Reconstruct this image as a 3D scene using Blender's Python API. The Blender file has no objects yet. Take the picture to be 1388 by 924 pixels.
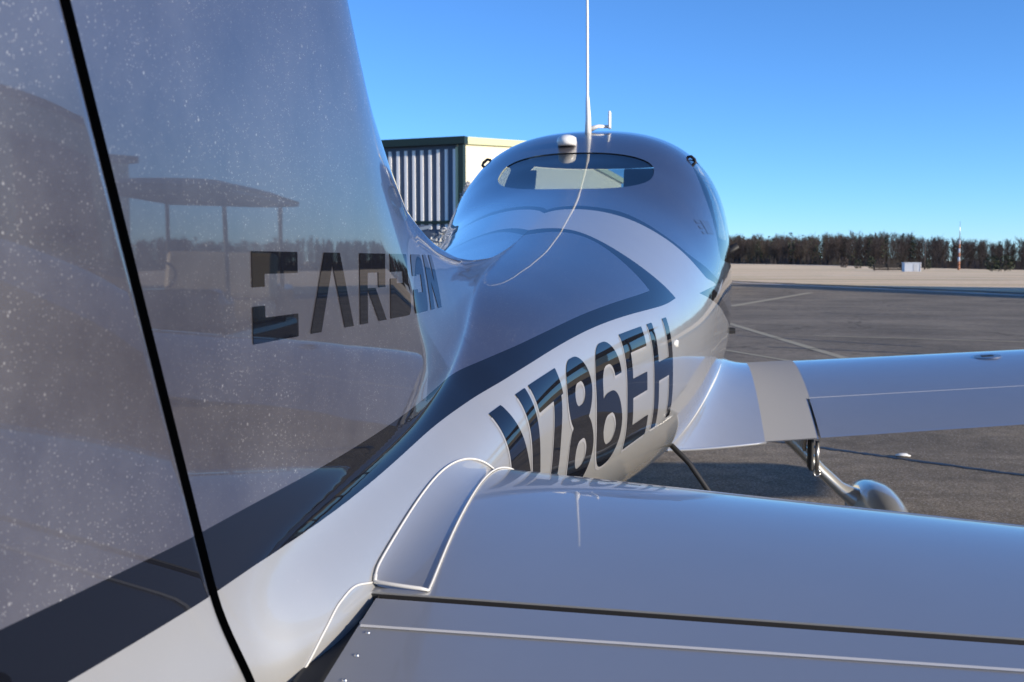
import bpy, bmesh, math, random
import numpy as np
from mathutils import Vector, Matrix

# ---------------------------------------------------------------- camera, sky, sun, exposure
scn = bpy.context.scene
col = scn.collection
R = math.radians
CAM = Vector((.39, 0, 1.40))
YAW = math.atan(226/1400); PITCH = math.atan(110/1400)
cd = bpy.data.cameras.new('camera'); cam = bpy.data.objects.new('camera', cd); col.objects.link(cam)
cam.location = CAM
cam.rotation_euler = (math.pi/2 - PITCH, 0, YAW)
cd.sensor_width = 36; cd.lens = 36*1400/1388
cd.clip_start = .02; cd.clip_end = 6000
cd.dof.use_dof = True; cd.dof.focus_distance = 1.5; cd.dof.aperture_fstop = 16
scn.camera = cam

SUN_AZ, SUN_EL = R(113), R(13)            # azimuth clockwise from +Y: low winter sun from the right
world = bpy.data.worlds.new('World'); scn.world = world; world.use_nodes = True
wn = world.node_tree.nodes; wl = world.node_tree.links
bg = wn['Background']
sky = wn.new('ShaderNodeTexSky'); sky.sky_type = 'NISHITA'; sky.sun_disc = False
sky.sun_elevation = SUN_EL; sky.sun_rotation = SUN_AZ
sky.altitude = 0; sky.air_density = .7; sky.dust_density = 0; sky.ozone_density = 6.3
wl.new(sky.outputs[0], bg.inputs[0]); bg.inputs[1].default_value = .122
sd = bpy.data.lights.new('sun', 'SUN'); sd.energy = 3.4; sd.angle = R(.53); sd.color = (1, .88, .72)
sun = bpy.data.objects.new('sun', sd); col.objects.link(sun)
sv = Vector((math.sin(SUN_AZ)*math.cos(SUN_EL), math.cos(SUN_AZ)*math.cos(SUN_EL), math.sin(SUN_EL)))
sun.rotation_euler = sv.to_track_quat('Z', 'Y').to_euler(); sun.location = (10, 6, 12)
scn.view_settings.view_transform = 'Standard'; scn.view_settings.look = 'None'
scn.view_settings.exposure = 1.0; scn.view_settings.gamma = 1.0
scn.render.engine = 'CYCLES'
scn.cycles.max_bounces = 8; scn.cycles.glossy_bounces = 5; scn.cycles.transparent_max_bounces = 12
scn.cycles.use_denoising = True

# ---------------------------------------------------------------- helpers
def tag(o, label=None, cat=None, group=None, kind=None):
    if label: o['label'] = label
    if cat: o['category'] = cat
    if group: o['group'] = group
    if kind: o['kind'] = kind
    return o
def empty(name, loc=(0,0,0), rz=0):
    o = bpy.data.objects.new(name, None); o.location = loc; o.rotation_euler = (0,0,rz); col.objects.link(o); o.empty_display_size = .2
    return o
def link(name, me, mats, parent=None):
    for m in (mats if isinstance(mats, (list, tuple)) else [mats]): me.materials.append(m)
    o = bpy.data.objects.new(name, me); col.objects.link(o)
    if parent is not None: o.parent = parent
    return o
def mesh_np(name, V, Fc, mats, parent=None, normals=None, midx=None, smooth=True):
    me = bpy.data.meshes.new(name)
    me.from_pydata(np.asarray(V, float).tolist(), [], [tuple(int(i) for i in f) for f in Fc])
    if smooth: me.polygons.foreach_set('use_smooth', [True]*len(me.polygons))
    if midx is not None: me.polygons.foreach_set('material_index', np.asarray(midx, np.int32))
    me.update()
    if normals is not None: me.normals_split_custom_set_from_vertices(np.asarray(normals, float).tolist())
    return link(name, me, mats, parent)
def finish(name, bm, mat, parent=None, smooth=False):
    me = bpy.data.meshes.new(name); bmesh.ops.recalc_face_normals(bm, faces=bm.faces[:]); bm.to_mesh(me); bm.free()
    if smooth: me.polygons.foreach_set('use_smooth', [True]*len(me.polygons))
    return link(name, me, mat, parent)
def add_box(bm, c, s, rot=None, bev=0):
    g = bmesh.ops.create_cube(bm, size=1)['verts']
    M = Matrix.Translation(Vector(c)) @ (rot.to_matrix().to_4x4() if rot is not None else Matrix()) @ Matrix.Diagonal((*s, 1))
    bmesh.ops.transform(bm, matrix=M, verts=g)
    if bev:
        es = list({e for v in g for e in v.link_edges})
        bmesh.ops.bevel(bm, geom=es, offset=bev, segments=2, affect='EDGES', profile=.5)
def box(name, c, s, mat, parent=None, rot=None, bev=0):
    bm = bmesh.new(); add_box(bm, c, s, rot, bev); return finish(name, bm, mat, parent)
def tube_np(pts, rad, seg=8, closed_ends=True):
    pts = [Vector(p) for p in pts]; n = len(pts)
    rad = [rad]*n if np.isscalar(rad) else rad
    V = []; Fc = []; prev = None
    for i, p in enumerate(pts):
        t = (pts[min(i+1, n-1)] - pts[max(i-1, 0)]).normalized()
        a = prev if prev is not None else (Vector((0,0,1)) if abs(t.z) < .9 else Vector((1,0,0)))
        b = t.cross(a).normalized(); a = b.cross(t).normalized(); prev = a
        for k in range(seg):
            th = 2*math.pi*k/seg
            V.append(p + (a*math.cos(th) + b*math.sin(th))*rad[i])
    for i in range(n-1):
        for k in range(seg):
            Fc.append((i*seg+k, i*seg+(k+1) % seg, (i+1)*seg+(k+1) % seg, (i+1)*seg+k))
    if closed_ends:
        Fc.append(tuple(range(seg-1, -1, -1))); Fc.append(tuple((n-1)*seg+k for k in range(seg)))
    return V, Fc
def tube(name, pts, rad, mat, parent=None, seg=8):
    V, Fc = tube_np(pts, rad, seg); return mesh_np(name, V, Fc, mat, parent)
def grid_faces(nu, nv):
    i = np.arange(nu-1)[:, None]*nv + np.arange(nv-1)[None]
    return np.stack([i, i+1, i+nv+1, i+nv], -1).reshape(-1, 4)
def vert_normals(V, Fc):
    V = np.asarray(V); Fc = np.asarray(Fc)
    T = np.concatenate([Fc[:, [0,1,2]], Fc[:, [0,2,3]]]) if Fc.shape[1] == 4 else Fc
    fn = np.cross(V[T[:,1]] - V[T[:,0]], V[T[:,2]] - V[T[:,0]])
    N = np.zeros_like(V)
    for k in range(3): np.add.at(N, T[:, k], fn)
    return N / np.maximum(np.linalg.norm(N, axis=1, keepdims=True), 1e-12)
def clip_split(V, N, T, phi):
    """split triangles along phi = 0 (phi per vertex); returns V, N, T"""
    phi = np.where(np.abs(phi) < 1e-7, 1e-7, phi)
    s = phi > 0; st = s[T].sum(1)
    mix = (st == 1) | (st == 2)
    if not mix.any(): return V, N, T
    keep = T[~mix]; M = T[mix]
    V = list(V); N = list(N); out = []; cache = {}
    def cut(a, b):
        k = (a, b) if a < b else (b, a)
        if k not in cache:
            t = phi[k[0]] / (phi[k[0]] - phi[k[1]])
            V.append(V[k[0]]*(1-t) + V[k[1]]*t)
            n = N[k[0]]*(1-t) + N[k[1]]*t; N.append(n/max(np.linalg.norm(n), 1e-12)); cache[k] = len(V)-1
        return cache[k]
    for tri in M:
        a, b, c = tri
        lone = s[tri].sum() == 1
        while s[a] != lone or s[b] == lone or s[c] == lone: a, b, c = b, c, a
        p = cut(a, b); q = cut(a, c)
        out += [(a, p, q), (p, b, c), (p, c, q)]
    return np.array(V), np.array(N), np.concatenate([keep, np.array(out, int)])
def submesh(V, N, T):
    u, inv = np.unique(T, return_inverse=True)
    return V[u], N[u], inv.reshape(T.shape)

# ---------------------------------------------------------------- procedural materials
def mat(name):
    m = bpy.data.materials.new(name); m.use_nodes = True
    nt = m.node_tree; return m, nt, nt.nodes['Principled BSDF']
def noise(nt, scale, detail=4, rough=.6, coord='Object', vec=None):
    n = nt.nodes.new('ShaderNodeTexNoise'); n.inputs['Scale'].default_value = scale; n.inputs['Detail'].default_value = detail; n.inputs['Roughness'].default_value = rough
    if vec is None:
        tc = nt.nodes.new('ShaderNodeTexCoord'); vec = tc.outputs[coord]
    nt.links.new(vec, n.inputs['Vector']); return n
def ramp(nt, fac, stops):
    r = nt.nodes.new('ShaderNodeValToRGB'); nt.links.new(fac, r.inputs[0])
    e = r.color_ramp.elements
    e[0].position, e[0].color = stops[0][0], (*stops[0][1], 1)
    e[1].position, e[1].color = stops[-1][0], (*stops[-1][1], 1)
    for p, c in stops[1:-1]:
        k = e.new(p); k.color = (*c, 1)
    return r
def g3(v): return (v, v, v)
def mixc(nt, fac, a, b, mode='MIX'):
    m = nt.nodes.new('ShaderNodeMix'); m.data_type = 'RGBA'; m.blend_type = mode
    for sock, v in ((m.inputs[0], fac), (m.inputs[6], a), (m.inputs[7], b)):
        if hasattr(v, 'node'): nt.links.new(v, sock)
        elif isinstance(v, (int, float)): sock.default_value = v
        else: sock.default_value = (*v, 1)
    return m.outputs[2]
def bump(nt, height, strength, dist, bsdf, sock='Normal'):
    b = nt.nodes.new('ShaderNodeBump'); b.inputs['Strength'].default_value = strength; b.inputs['Distance'].default_value = dist
    nt.links.new(height, b.inputs['Height']); nt.links.new(b.outputs[0], bsdf.inputs[sock])
def paint(name, base, metallic, rough, coat=1.0, dust=0.0, dust_col=(.62,.62,.60), mottle=.04, coat_rough=.015, cior=1.65, spec=.5):
    m, nt, p = mat(name)
    p.inputs['Metallic'].default_value = metallic; p.inputs['Roughness'].default_value = rough
    p.inputs['Coat Weight'].default_value = coat; p.inputs['Coat Roughness'].default_value = coat_rough; p.inputs['Coat IOR'].default_value = cior; p.inputs['Specular IOR Level'].default_value = spec
    n = noise(nt, 9, 3)
    c = mixc(nt, n.outputs[0], tuple(v*(1-mottle) for v in base), tuple(v*(1+mottle) for v in base))
    if dust:
        tc = nt.nodes.new('ShaderNodeTexCoord')
        # fine specks of dried dust: voronoi cells thinned out by a slow noise
        masks = []
        for sc_, th in ((210, .085), (70, .05), (420, .13), (120, .06)):
            v = nt.nodes.new('ShaderNodeTexVoronoi'); v.inputs['Scale'].default_value = sc_; nt.links.new(tc.outputs['Object'], v.inputs['Vector'])
            d = nt.nodes.new('ShaderNodeMath'); d.operation = 'MULTIPLY'; nt.links.new(v.outputs['Color'], d.inputs[0]); d.inputs[1].default_value = 2*th
            lt = nt.nodes.new('ShaderNodeMath'); lt.operation = 'LESS_THAN'; nt.links.new(v.outputs['Distance'], lt.inputs[0]); nt.links.new(d.outputs[0], lt.inputs[1])
            masks.append(lt.outputs[0])
        mx = masks[0]
        for k in masks[1:]:
            a = nt.nodes.new('ShaderNodeMath'); a.operation = 'MAXIMUM'; nt.links.new(mx, a.inputs[0]); nt.links.new(k, a.inputs[1]); mx = a.outputs[0]
        n2 = noise(nt, 7, 5, .65)
        th = ramp(nt, n2.outputs[0], [(.30, g3(.1)), (.60, g3(1))])
        a = nt.nodes.new('ShaderNodeMath'); a.operation = 'MULTIPLY'; nt.links.new(mx, a.inputs[0]); nt.links.new(th.outputs[0], a.inputs[1])
        film = noise(nt, 3.5, 6, .7)
        fr0 = ramp(nt, film.outputs[0], [(.30, g3(.10*dust)), (.75, g3(.55*dust))])
        sx = nt.nodes.new('ShaderNodeSeparateXYZ'); nt.links.new(tc.outputs['Object'], sx.inputs[0])      # the film of dust lies on the tail and thins out forward
        mr = nt.nodes.new('ShaderNodeMapRange'); nt.links.new(sx.outputs['Y'], mr.inputs[0]); mr.inputs[1].default_value = .5; mr.inputs[2].default_value = 1.9; mr.inputs[3].default_value = 1; mr.inputs[4].default_value = .05
        fr = nt.nodes.new('ShaderNodeMath'); fr.operation = 'MULTIPLY'; nt.links.new(fr0.outputs[0], fr.inputs[0]); nt.links.new(mr.outputs[0], fr.inputs[1])
        b = nt.nodes.new('ShaderNodeMath'); b.operation = 'MULTIPLY_ADD'; nt.links.new(a.outputs[0], b.inputs[0]); b.inputs[1].default_value = dust; nt.links.new(fr.outputs[0], b.inputs[2]); b.use_clamp = True
        c = mixc(nt, b.outputs[0], c, dust_col)
        inv = nt.nodes.new('ShaderNodeMath'); inv.operation = 'MULTIPLY_ADD'; nt.links.new(b.outputs[0], inv.inputs[0]); inv.inputs[1].default_value = -metallic; inv.inputs[2].default_value = metallic
        nt.links.new(inv.outputs[0], p.inputs['Metallic'])
        cw = nt.nodes.new('ShaderNodeMath'); cw.operation = 'MULTIPLY_ADD'; nt.links.new(b.outputs[0], cw.inputs[0]); cw.inputs[1].default_value = -coat*.8; cw.inputs[2].default_value = coat
        nt.links.new(cw.outputs[0], p.inputs['Coat Weight'])
    nt.links.new(c, p.inputs['Base Color'])
    wv = noise(nt, 2.2, 2, .5)                     # the slight waviness of a hand-finished composite skin
    bump(nt, wv.outputs[0], .06, .02, p, 'Coat Normal')
    return m
def plain(name, base, rough=.6, metallic=0.0, var=.12, scale=12, bmp=0, coat=0):
    m, nt, p = mat(name)
    n = noise(nt, scale, 5)
    c = mixc(nt, n.outputs[0], tuple(v*(1-var) for v in base), tuple(min(1, v*(1+var)) for v in base))
    nt.links.new(c, p.inputs['Base Color']); p.inputs['Roughness'].default_value = rough; p.inputs['Metallic'].default_value = metallic
    p.inputs['Coat Weight'].default_value = coat
    if bmp: bump(nt, n.outputs[0], bmp, .01, p)
    return m
M = {}
M['lavender_dusty'] = paint('dusty_lavender_grey_metallic', (.12,.111,.135), .80, .33, dust=.42)
M['silver'] = paint('pearl_silver', (.44,.44,.44), .62, .36, dust=.0, cior=1.5, coat_rough=.03)
M['silver_dusty'] = paint('dusty_pearl_silver', (.45,.45,.44), .55, .40, dust=.10, cior=1.45, coat_rough=.04)
M['black'] = paint('gloss_black', (.006,.007,.011), .0, .3, cior=1.5, spec=0)
M['white'] = plain('white_plastic', (.78,.77,.74), .35, var=.04, coat=.4)
M['sealant'] = plain('white_sealant', (.58,.57,.54), .5, var=.06)
M['grip'] = plain('walkway_non_slip_grey', (.36,.35,.33), .8, var=.06, scale=200, bmp=.12)
M['matte_black'] = plain('matte_black', (.012,.012,.013), .6)
M['steel'] = plain('brushed_steel', (.45,.45,.45), .35, 1.0)
M['rubber'] = plain('tyre_rubber', (.02,.02,.02), .8)
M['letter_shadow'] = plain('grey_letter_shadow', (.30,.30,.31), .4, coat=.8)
M['decal_grey'] = plain('grey_decal', (.035,.045,.075), .4, coat=.8)
M['interior'] = plain('cabin_trim', (.10,.105,.12), .8)
M['leather'] = plain('seat_leather', (.05,.05,.055), .55)
def glass(name, tint):
    m, nt, p = mat(name); nt.nodes.remove(p)
    tr = nt.nodes.new('ShaderNodeBsdfTransparent'); tr.inputs[0].default_value = (*tint, 1)
    gl = nt.nodes.new('ShaderNodeBsdfGlossy'); gl.inputs['Roughness'].default_value = .01; gl.inputs[0].default_value = (1,1,1,1)
    fr = nt.nodes.new('ShaderNodeFresnel'); ge = nt.nodes.new('ShaderNodeNewGeometry'); io = nt.nodes.new('ShaderNodeMath'); io.operation = 'MULTIPLY_ADD'; io.inputs[1].default_value = 1/1.45 - 1.45; io.inputs[2].default_value = 1.45
    nt.links.new(ge.outputs['Backfacing'], io.inputs[0]); nt.links.new(io.outputs[0], fr.inputs[0])          # a thin pane reflects alike from both sides
    mx = nt.nodes.new('ShaderNodeMixShader')
    nt.links.new(fr.outputs[0], mx.inputs[0]); nt.links.new(tr.outputs[0], mx.inputs[1]); nt.links.new(gl.outputs[0], mx.inputs[2])
    nt.links.new(mx.outputs[0], nt.nodes['Material Output'].inputs[0]); return m
M['glass'] = glass('tinted_acrylic', (.52,.60,.64))
# ---------------------------------------------------------------- ground
rng = random.Random(7); nrg = np.random.default_rng(7)
def at_px(px, py, z=0.0):                     # a ground point in metres for a direction from the tarmac corner where the picture was taken
    f = Vector((-math.sin(YAW)*math.cos(PITCH), math.cos(YAW)*math.cos(PITCH), -math.sin(PITCH))); r = Vector((math.cos(YAW), math.sin(YAW), 0)); u = r.cross(f)
    d = f + r*(px-694)/1400 - u*(py-462)/1400; t = (z - CAM.z)/d.z; return CAM + d*t
m, nt, p = mat('worn_asphalt')
tc = nt.nodes.new('ShaderNodeTexCoord')
n1 = noise(nt, 55, 8, .8); n2 = noise(nt, .35, 5, .6); n3 = noise(nt, 420, 2, .6); n4 = noise(nt, 6, 6, .7)
vo = nt.nodes.new('ShaderNodeTexVoronoi'); vo.inputs['Scale'].default_value = 130; nt.links.new(tc.outputs['Object'], vo.inputs['Vector'])
base = ramp(nt, n1.outputs[0], [(.32, (.066,.053,.038)), (.52, (.215,.176,.124)), (.70, (.50,.42,.31))])
patch = ramp(nt, n2.outputs[0], [(.34, g3(.70)), (.66, g3(1.22))])
c = mixc(nt, 1.0, base.outputs[0], patch.outputs[0], 'MULTIPLY')
sp_ = ramp(nt, vo.outputs['Color'], [(.74, g3(0)), (.95, g3(.9))]); c = mixc(nt, sp_.outputs[0], c, (.40,.36,.32))
# faint long seams left by the paver
mp = nt.nodes.new('ShaderNodeMapping'); nt.links.new(tc.outputs['Object'], mp.inputs[0]); mp.inputs['Rotation'].default_value = (0,0,R(20)); mp.inputs['Scale'].default_value = (.02, .35, 1)
n5 = noise(nt, 3, 4, .6, vec=mp.outputs[0]); st_ = ramp(nt, n5.outputs[0], [(.42, g3(.90)), (.60, g3(1.08))])
c = mixc(nt, 1.0, c, st_.outputs[0], 'MULTIPLY'); mm = ramp(nt, n4.outputs[0], [(.3, g3(.72)), (.7, g3(1.28))]); c = mixc(nt, 1.0, c, mm.outputs[0], 'MULTIPLY')
cv = nt.nodes.new('ShaderNodeTexVoronoi'); cv.feature = 'DISTANCE_TO_EDGE'; cv.inputs['Scale'].default_value = .16      # meandering sealed cracks
wob = noise(nt, 1.1, 4, .6); va = nt.nodes.new('ShaderNodeVectorMath'); va.operation = 'MULTIPLY_ADD'; nt.links.new(wob.outputs['Color'], va.inputs[0]); va.inputs[1].default_value = (1.6,1.6,0); nt.links.new(tc.outputs['Object'], va.inputs[2]); nt.links.new(va.outputs[0], cv.inputs['Vector'])
ck = ramp(nt, cv.outputs['Distance'], [(.0022, g3(.35)), (.0050, g3(1))]); c = mixc(nt, 1.0, c, ck.outputs[0], 'MULTIPLY')
oil = noise(nt, .8, 3, .5); ol = ramp(nt, oil.outputs[0], [(.24, g3(.62)), (.36, g3(1))]); c = mixc(nt, 1.0, c, ol.outputs[0], 'MULTIPLY')
nt.links.new(c, p.inputs['Base Color']); p.inputs['Roughness'].default_value = .9; p.inputs['Specular IOR Level'].default_value = .25
bump(nt, n1.outputs[0], .5, .012, p); M['asphalt'] = m
m, nt, p = mat('dormant_grass')
mp = nt.nodes.new('ShaderNodeTexCoord')
n1 = noise(nt, .09, 6, .65); n2 = noise(nt, 2.5, 6, .8)
mpp = nt.nodes.new('ShaderNodeMapping'); nt.links.new(mp.outputs['Object'], mpp.inputs[0]); mpp.inputs['Scale'].default_value = (.02,.12,1); mpp.inputs['Rotation'].default_value = (0,0,R(-25))
n3 = noise(nt, 1, 5, .6, vec=mpp.outputs[0])
a = ramp(nt, n3.outputs[0], [(.35, (.42,.32,.18)), (.5, (.62,.46,.29)), (.66, (.70,.54,.37))])
b = ramp(nt, n2.outputs[0], [(.3, g3(.72)), (.7, g3(1.2))]); c = mixc(nt, 1, a.outputs[0], b.outputs[0], 'MULTIPLY')
st2 = noise(nt, 2.2, 4, .6, vec=mpp.outputs[0]); sr = ramp(nt, st2.outputs[0], [(.58, g3(0)), (.68, g3(.7))]); c = mixc(nt, sr.outputs[0], c, (.66,.58,.50)); sr2 = ramp(nt, st2.outputs[0], [(.30, g3(.75)), (.40, g3(0))]); c = mixc(nt, sr2.outputs[0], c, (.34,.24,.14))
gr = ramp(nt, n1.outputs[0], [(.5, g3(0)), (.7, g3(.6))]); c = mixc(nt, gr.outputs[0], c, (.30,.28,.15))
nt.links.new(c, p.inputs['Base Color']); p.inputs['Roughness'].default_value = .95; p.inputs['Specular IOR Level'].default_value = .1
bump(nt, n2.outputs[0], .6, .08, p); p.inputs['Sheen Weight'].default_value = .16; p.inputs['Sheen Roughness'].default_value = .6; p.inputs['Sheen Tint'].default_value = (1,.85,.65,1); M['grass'] = m
m, nt, p = mat('old_snow'); n1 = noise(nt, 1.2, 6, .7); c = ramp(nt, n1.outputs[0], [(.3, (.52,.52,.54)), (.7, (.80,.80,.82))]); nt.links.new(c.outputs[0], p.inputs['Base Color']); p.inputs['Roughness'].default_value = .7; bump(nt, n1.outputs[0], .5, .1, p); M['snow'] = m
M['faded_paint'] = plain('faded_line_paint', (.40,.34,.22), .8, var=.35, scale=7)
M['tar'] = plain('tar_seal', (.018,.018,.018), .5, var=.3, scale=4)
def sstep(t): t = np.clip(t, 0, 1); return t*t*(3-2*t)
def ground_z(x, y): return -1.15*sstep((np.asarray(x)-22)/70)*sstep((np.asarray(y)-70)/150) - .02
gx = np.concatenate([[-2500,-900,-350], np.linspace(-150, 260, 60), [420,900,2500]]); gy = np.concatenate([[-600,-150,-40], np.linspace(0, 520, 80), [800,1500,3500]])
GX, GY = np.meshgrid(gx, gy, indexing='ij'); GZ = ground_z(GX, GY)
o = mesh_np('grass_field', np.stack([GX.ravel(), GY.ravel(), GZ.ravel()], 1), grid_faces(len(gx), len(gy))[:, ::-1], M['grass']); tag(o, kind='structure')
E1, E2 = at_px(990, 383), at_px(1388, 401); ed = (E2 - E1).normalized()
pts = [E1 - ed*28, E1 - ed*10, E1, E1.lerp(E2, .5) + Vector((.4,.3,0)), E2, E2 + ed*25, Vector((60,-20,0)), Vector((60,-60,0)), Vector((-70,-60,0)), Vector((-70, 120, 0)), Vector((-14, 120, 0))]
bm = bmesh.new(); bm.faces.new([bm.verts.new((p.x, p.y, 0)) for p in pts]); bmesh.ops.triangulate(bm, faces=bm.faces[:])
tarmac = finish('tarmac', bm, M['asphalt']); tag(tarmac, kind='structure')
for p_ in tarmac.data.polygons:
    if p_.normal.z < 0: p_.flip()
def ground_strip(name, a, b, w, mt, z, jag=.0, n=20, parent=tarmac):
    a = Vector((a[0], a[1], 0)); b = Vector((b[0], b[1], 0)); d = (b-a).normalized(); s = Vector((-d.y, d.x, 0)); V_ = []
    for i in range(n+1):
        p = a.lerp(b, i/n) + s*rng.uniform(-jag, jag); ww = w*(1 + rng.uniform(-.3, .3)*(jag > 0))
        V_ += [(p.x - s.x*ww/2, p.y - s.y*ww/2, z), (p.x + s.x*ww/2, p.y + s.y*ww/2, z)]
    return mesh_np(name, V_, [(2*i, 2*i+2, 2*i+3, 2*i+1) for i in range(n)], mt, parent)
for a, b, w in (((990,415),(1099,396.5),.28), ((960,430),(1150,487),.16), ((980,474),(1075,490),.10), ((1105,455),(1430,464.5),.12)):
    ground_strip('painted_line', at_px(*a), at_px(*b), w, M['faded_paint'], .004)
ground_strip('tar_seam', at_px(1010,593), at_px(1450,653), .055, M['tar'], .004, .014, 60)
for a, b in (((1040,470),(1388,486)), ((1120,425),(1388,433)), ((1000,455),(1250,470))):
    ground_strip('tar_seam', at_px(*a), at_px(*b), .05, M['tar'], .004, .02, 50)
# verge: worn concrete lip between tarmac and grass
ground_strip('pavement_edge', E1 - ed*28 + Vector((.5,.2,0)), E2 + ed*30 + Vector((.5,.2,0)), .9, plain('concrete_lip', (.50,.45,.40), .9, var=.3, scale=.6), .006, .12, 80)
ground_strip('earth_verge', E1 - ed*28 + Vector((2.4,1.2,0)), E2 + ed*30 + Vector((2.0,1.1,0)), 1.1, plain('bare_earth', (.16,.12,.085), .95, var=.3, scale=.7), .003, .3, 80)
c = at_px(1224, 619); bm = bmesh.new(); bmesh.ops.create_icosphere(bm, subdivisions=2, radius=.03)
for v in bm.verts: v.co = Vector((v.co.x*1.6, v.co.y*.8, max(v.co.z, -.01)*.5)) * (1 + .25*rng.uniform(-1,1))
bmesh.ops.translate(bm, verts=bm.verts, vec=(c.x, c.y, .012)); o = finish('tie_down_anchor', bm, M['white'], None, True)
tag(o, 'small white tie-down anchor on the dark seam of the tarmac', 'anchor')
# snow left along the foot of the wood
for k, (a, b, w) in enumerate((((1060,359.5),(1190,358.6),9), ((1262,361.5),(1345,363),8), ((900,358),(1015,357.5),5))):
    A, B = at_px(*a), at_px(*b); n = 30; V_ = []
    for i in range(n+1):
        p = A.lerp(B, i/n); ww = w*math.sin(math.pi*min(max(i/n,.03),.97))*(.6+.5*rng.random()); 
        for q in (-.5, .5): V_.append((p.x, p.y + q*ww*2.2, float(ground_z(p.x, p.y + q*ww*2.2)) + .12))
    o = mesh_np('snow_patch', V_, [(2*i, 2*i+2, 2*i+3, 2*i+1) for i in range(n)], M['snow']); tag(o, kind='structure')

# ---------------------------------------------------------------- the bare winter wood on the horizon
M['bark'] = plain('grey_brown_bark', (.07,.058,.055), .95, var=.35, scale=.5)
m, nt, p = mat('bare_twigs'); n1 = noise(nt, .05, 4, .7); n2 = noise(nt, .5, 4, .7)
c = ramp(nt, n1.outputs[0], [(.35, (.050,.042,.040)), (.5, (.090,.068,.058)), (.64, (.075,.072,.048))]); c2 = ramp(nt, n2.outputs[0], [(.3, g3(.6)), (.7, g3(1.4))])
nt.links.new(mixc(nt, 1, c.outputs[0], c2.outputs[0], 'MULTIPLY'), p.inputs['Base Color']); p.inputs['Roughness'].default_value = .95; M['twig'] = m
M['pine'] = plain('pine_needles', (.028,.038,.02), .9, var=.4, scale=.6)
def wood_line():
    VT = []; FT = []; MI = []
    def tri(a, b, c, mi):
        n = len(VT); VT.extend((a, b, c)); FT.append((n, n+1, n+2)); MI.append(mi)
    # polyline of the front of the wood
    line = [(-420,600),(-200,560),(-75,520),(0,470),(20,400),(48,330),(80,290),(110,250),(135,200),(150,150),(158,100),(162,40)]
    L = [Vector((*p, 0)) for p in line]; segl = [(b-a).length for a, b in zip(L, L[1:])]; tot = sum(segl)
    for i in range(2300):
        s = rng.random()*tot; k = 0
        while s > segl[k]: s -= segl[k]; k += 1
        d = (L[k+1]-L[k]).normalized(); nrm = Vector((-d.y, d.x, 0)); nrm = nrm if nrm.y > 0 or nrm.x > 0 and abs(nrm.y) < .3 else -nrm
        row = rng.random()**1.5*38
        P = L[k] + d*s + nrm*row; P.z = float(ground_z(P.x, P.y)) - .2
        near = max(.55, min(1.25, P.length/330)); h = (8.2 + rng.gauss(0, .7) + row*.03 + .8*math.sin(P.x*.11 + 1) + .5*math.sin(P.x*.31 + P.y*.05))*near
        pine = rng.random() < (.22 if P.x < 70 else .07)
        side = Vector((P.y, -P.x, 0)).normalized(); view = Vector((P.x, P.y, 0)).normalized()
        tr_ = .16*near
        tri(P - side*tr_, P + side*tr_, P + Vector((rng.uniform(-.4,.4), 0, h*.9)), 0)
        if pine:
            for q in range(46):
                t = rng.random(); z = h*(.12 + .90*t); r = (1.05-t)*1.7*near
                a = rng.uniform(0, 6.28); c = P + Vector((math.cos(a)*r*rng.random()**.5, math.sin(a)*r*rng.random()**.5, z))
                s1 = .65*near; tri(c, c + Vector((rng.uniform(-s1,s1), rng.uniform(-s1,s1), -rng.uniform(.2,.8)*near)), c + Vector((rng.uniform(-s1,s1), rng.uniform(-s1,s1), rng.uniform(-.4,.3))), 2)
        else:
            cr = rng.uniform(1.4, 2.4)*near
            for q in range(90):                 # limbs and twig sprays that fan up and out
                t = rng.random()**.8; z0 = h*(.15 + .70*t); a = rng.uniform(0, 6.28)
                out = Vector((math.cos(a), math.sin(a), 0)); st0 = P + out*.05 + Vector((0,0,z0))
                ln = cr*(.35 + .65*rng.random())*(1.15-.6*t); en = st0 + out*ln + Vector((0,0,ln*rng.uniform(.5,1.5)))
                if en.z > P.z + h*1.05: en.z = P.z + h*rng.uniform(.9,1.05)
                wv = side*rng.uniform(.04,.13)*near; tri(st0 - wv*.6, st0 + wv*.6, en, 1)
                for w_ in range(2):
                    m2 = st0.lerp(en, rng.uniform(.4,.95)); e2 = m2 + Vector((rng.uniform(-.8,.8), rng.uniform(-.8,.8), rng.uniform(.3,1.3)))*near
                    tri(m2 - wv*.5, m2 + wv*.5, e2, 1)
        for q in range(10):                     # undergrowth
            b0 = P + Vector((rng.uniform(-2,2), rng.uniform(-2,2), 0)); hh_ = rng.uniform(.8, 3.6)*near
            tri(b0 - side*.5*near, b0 + side*.5*near, b0 + side*rng.uniform(-.5,.5) + Vector((0,0,hh_)), 1)
    me = bpy.data.meshes.new('far_wood'); me.from_pydata([tuple(v) for v in VT], [], FT); me.polygons.foreach_set('material_index', np.array(MI, np.int32)); me.update()
    o = link('far_wood', me, [M['bark'], M['twig'], M['pine']]); return o
w_ = wood_line(); tag(w_, 'dark line of bare winter trees along the horizon', 'wood', kind='stuff')

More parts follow.
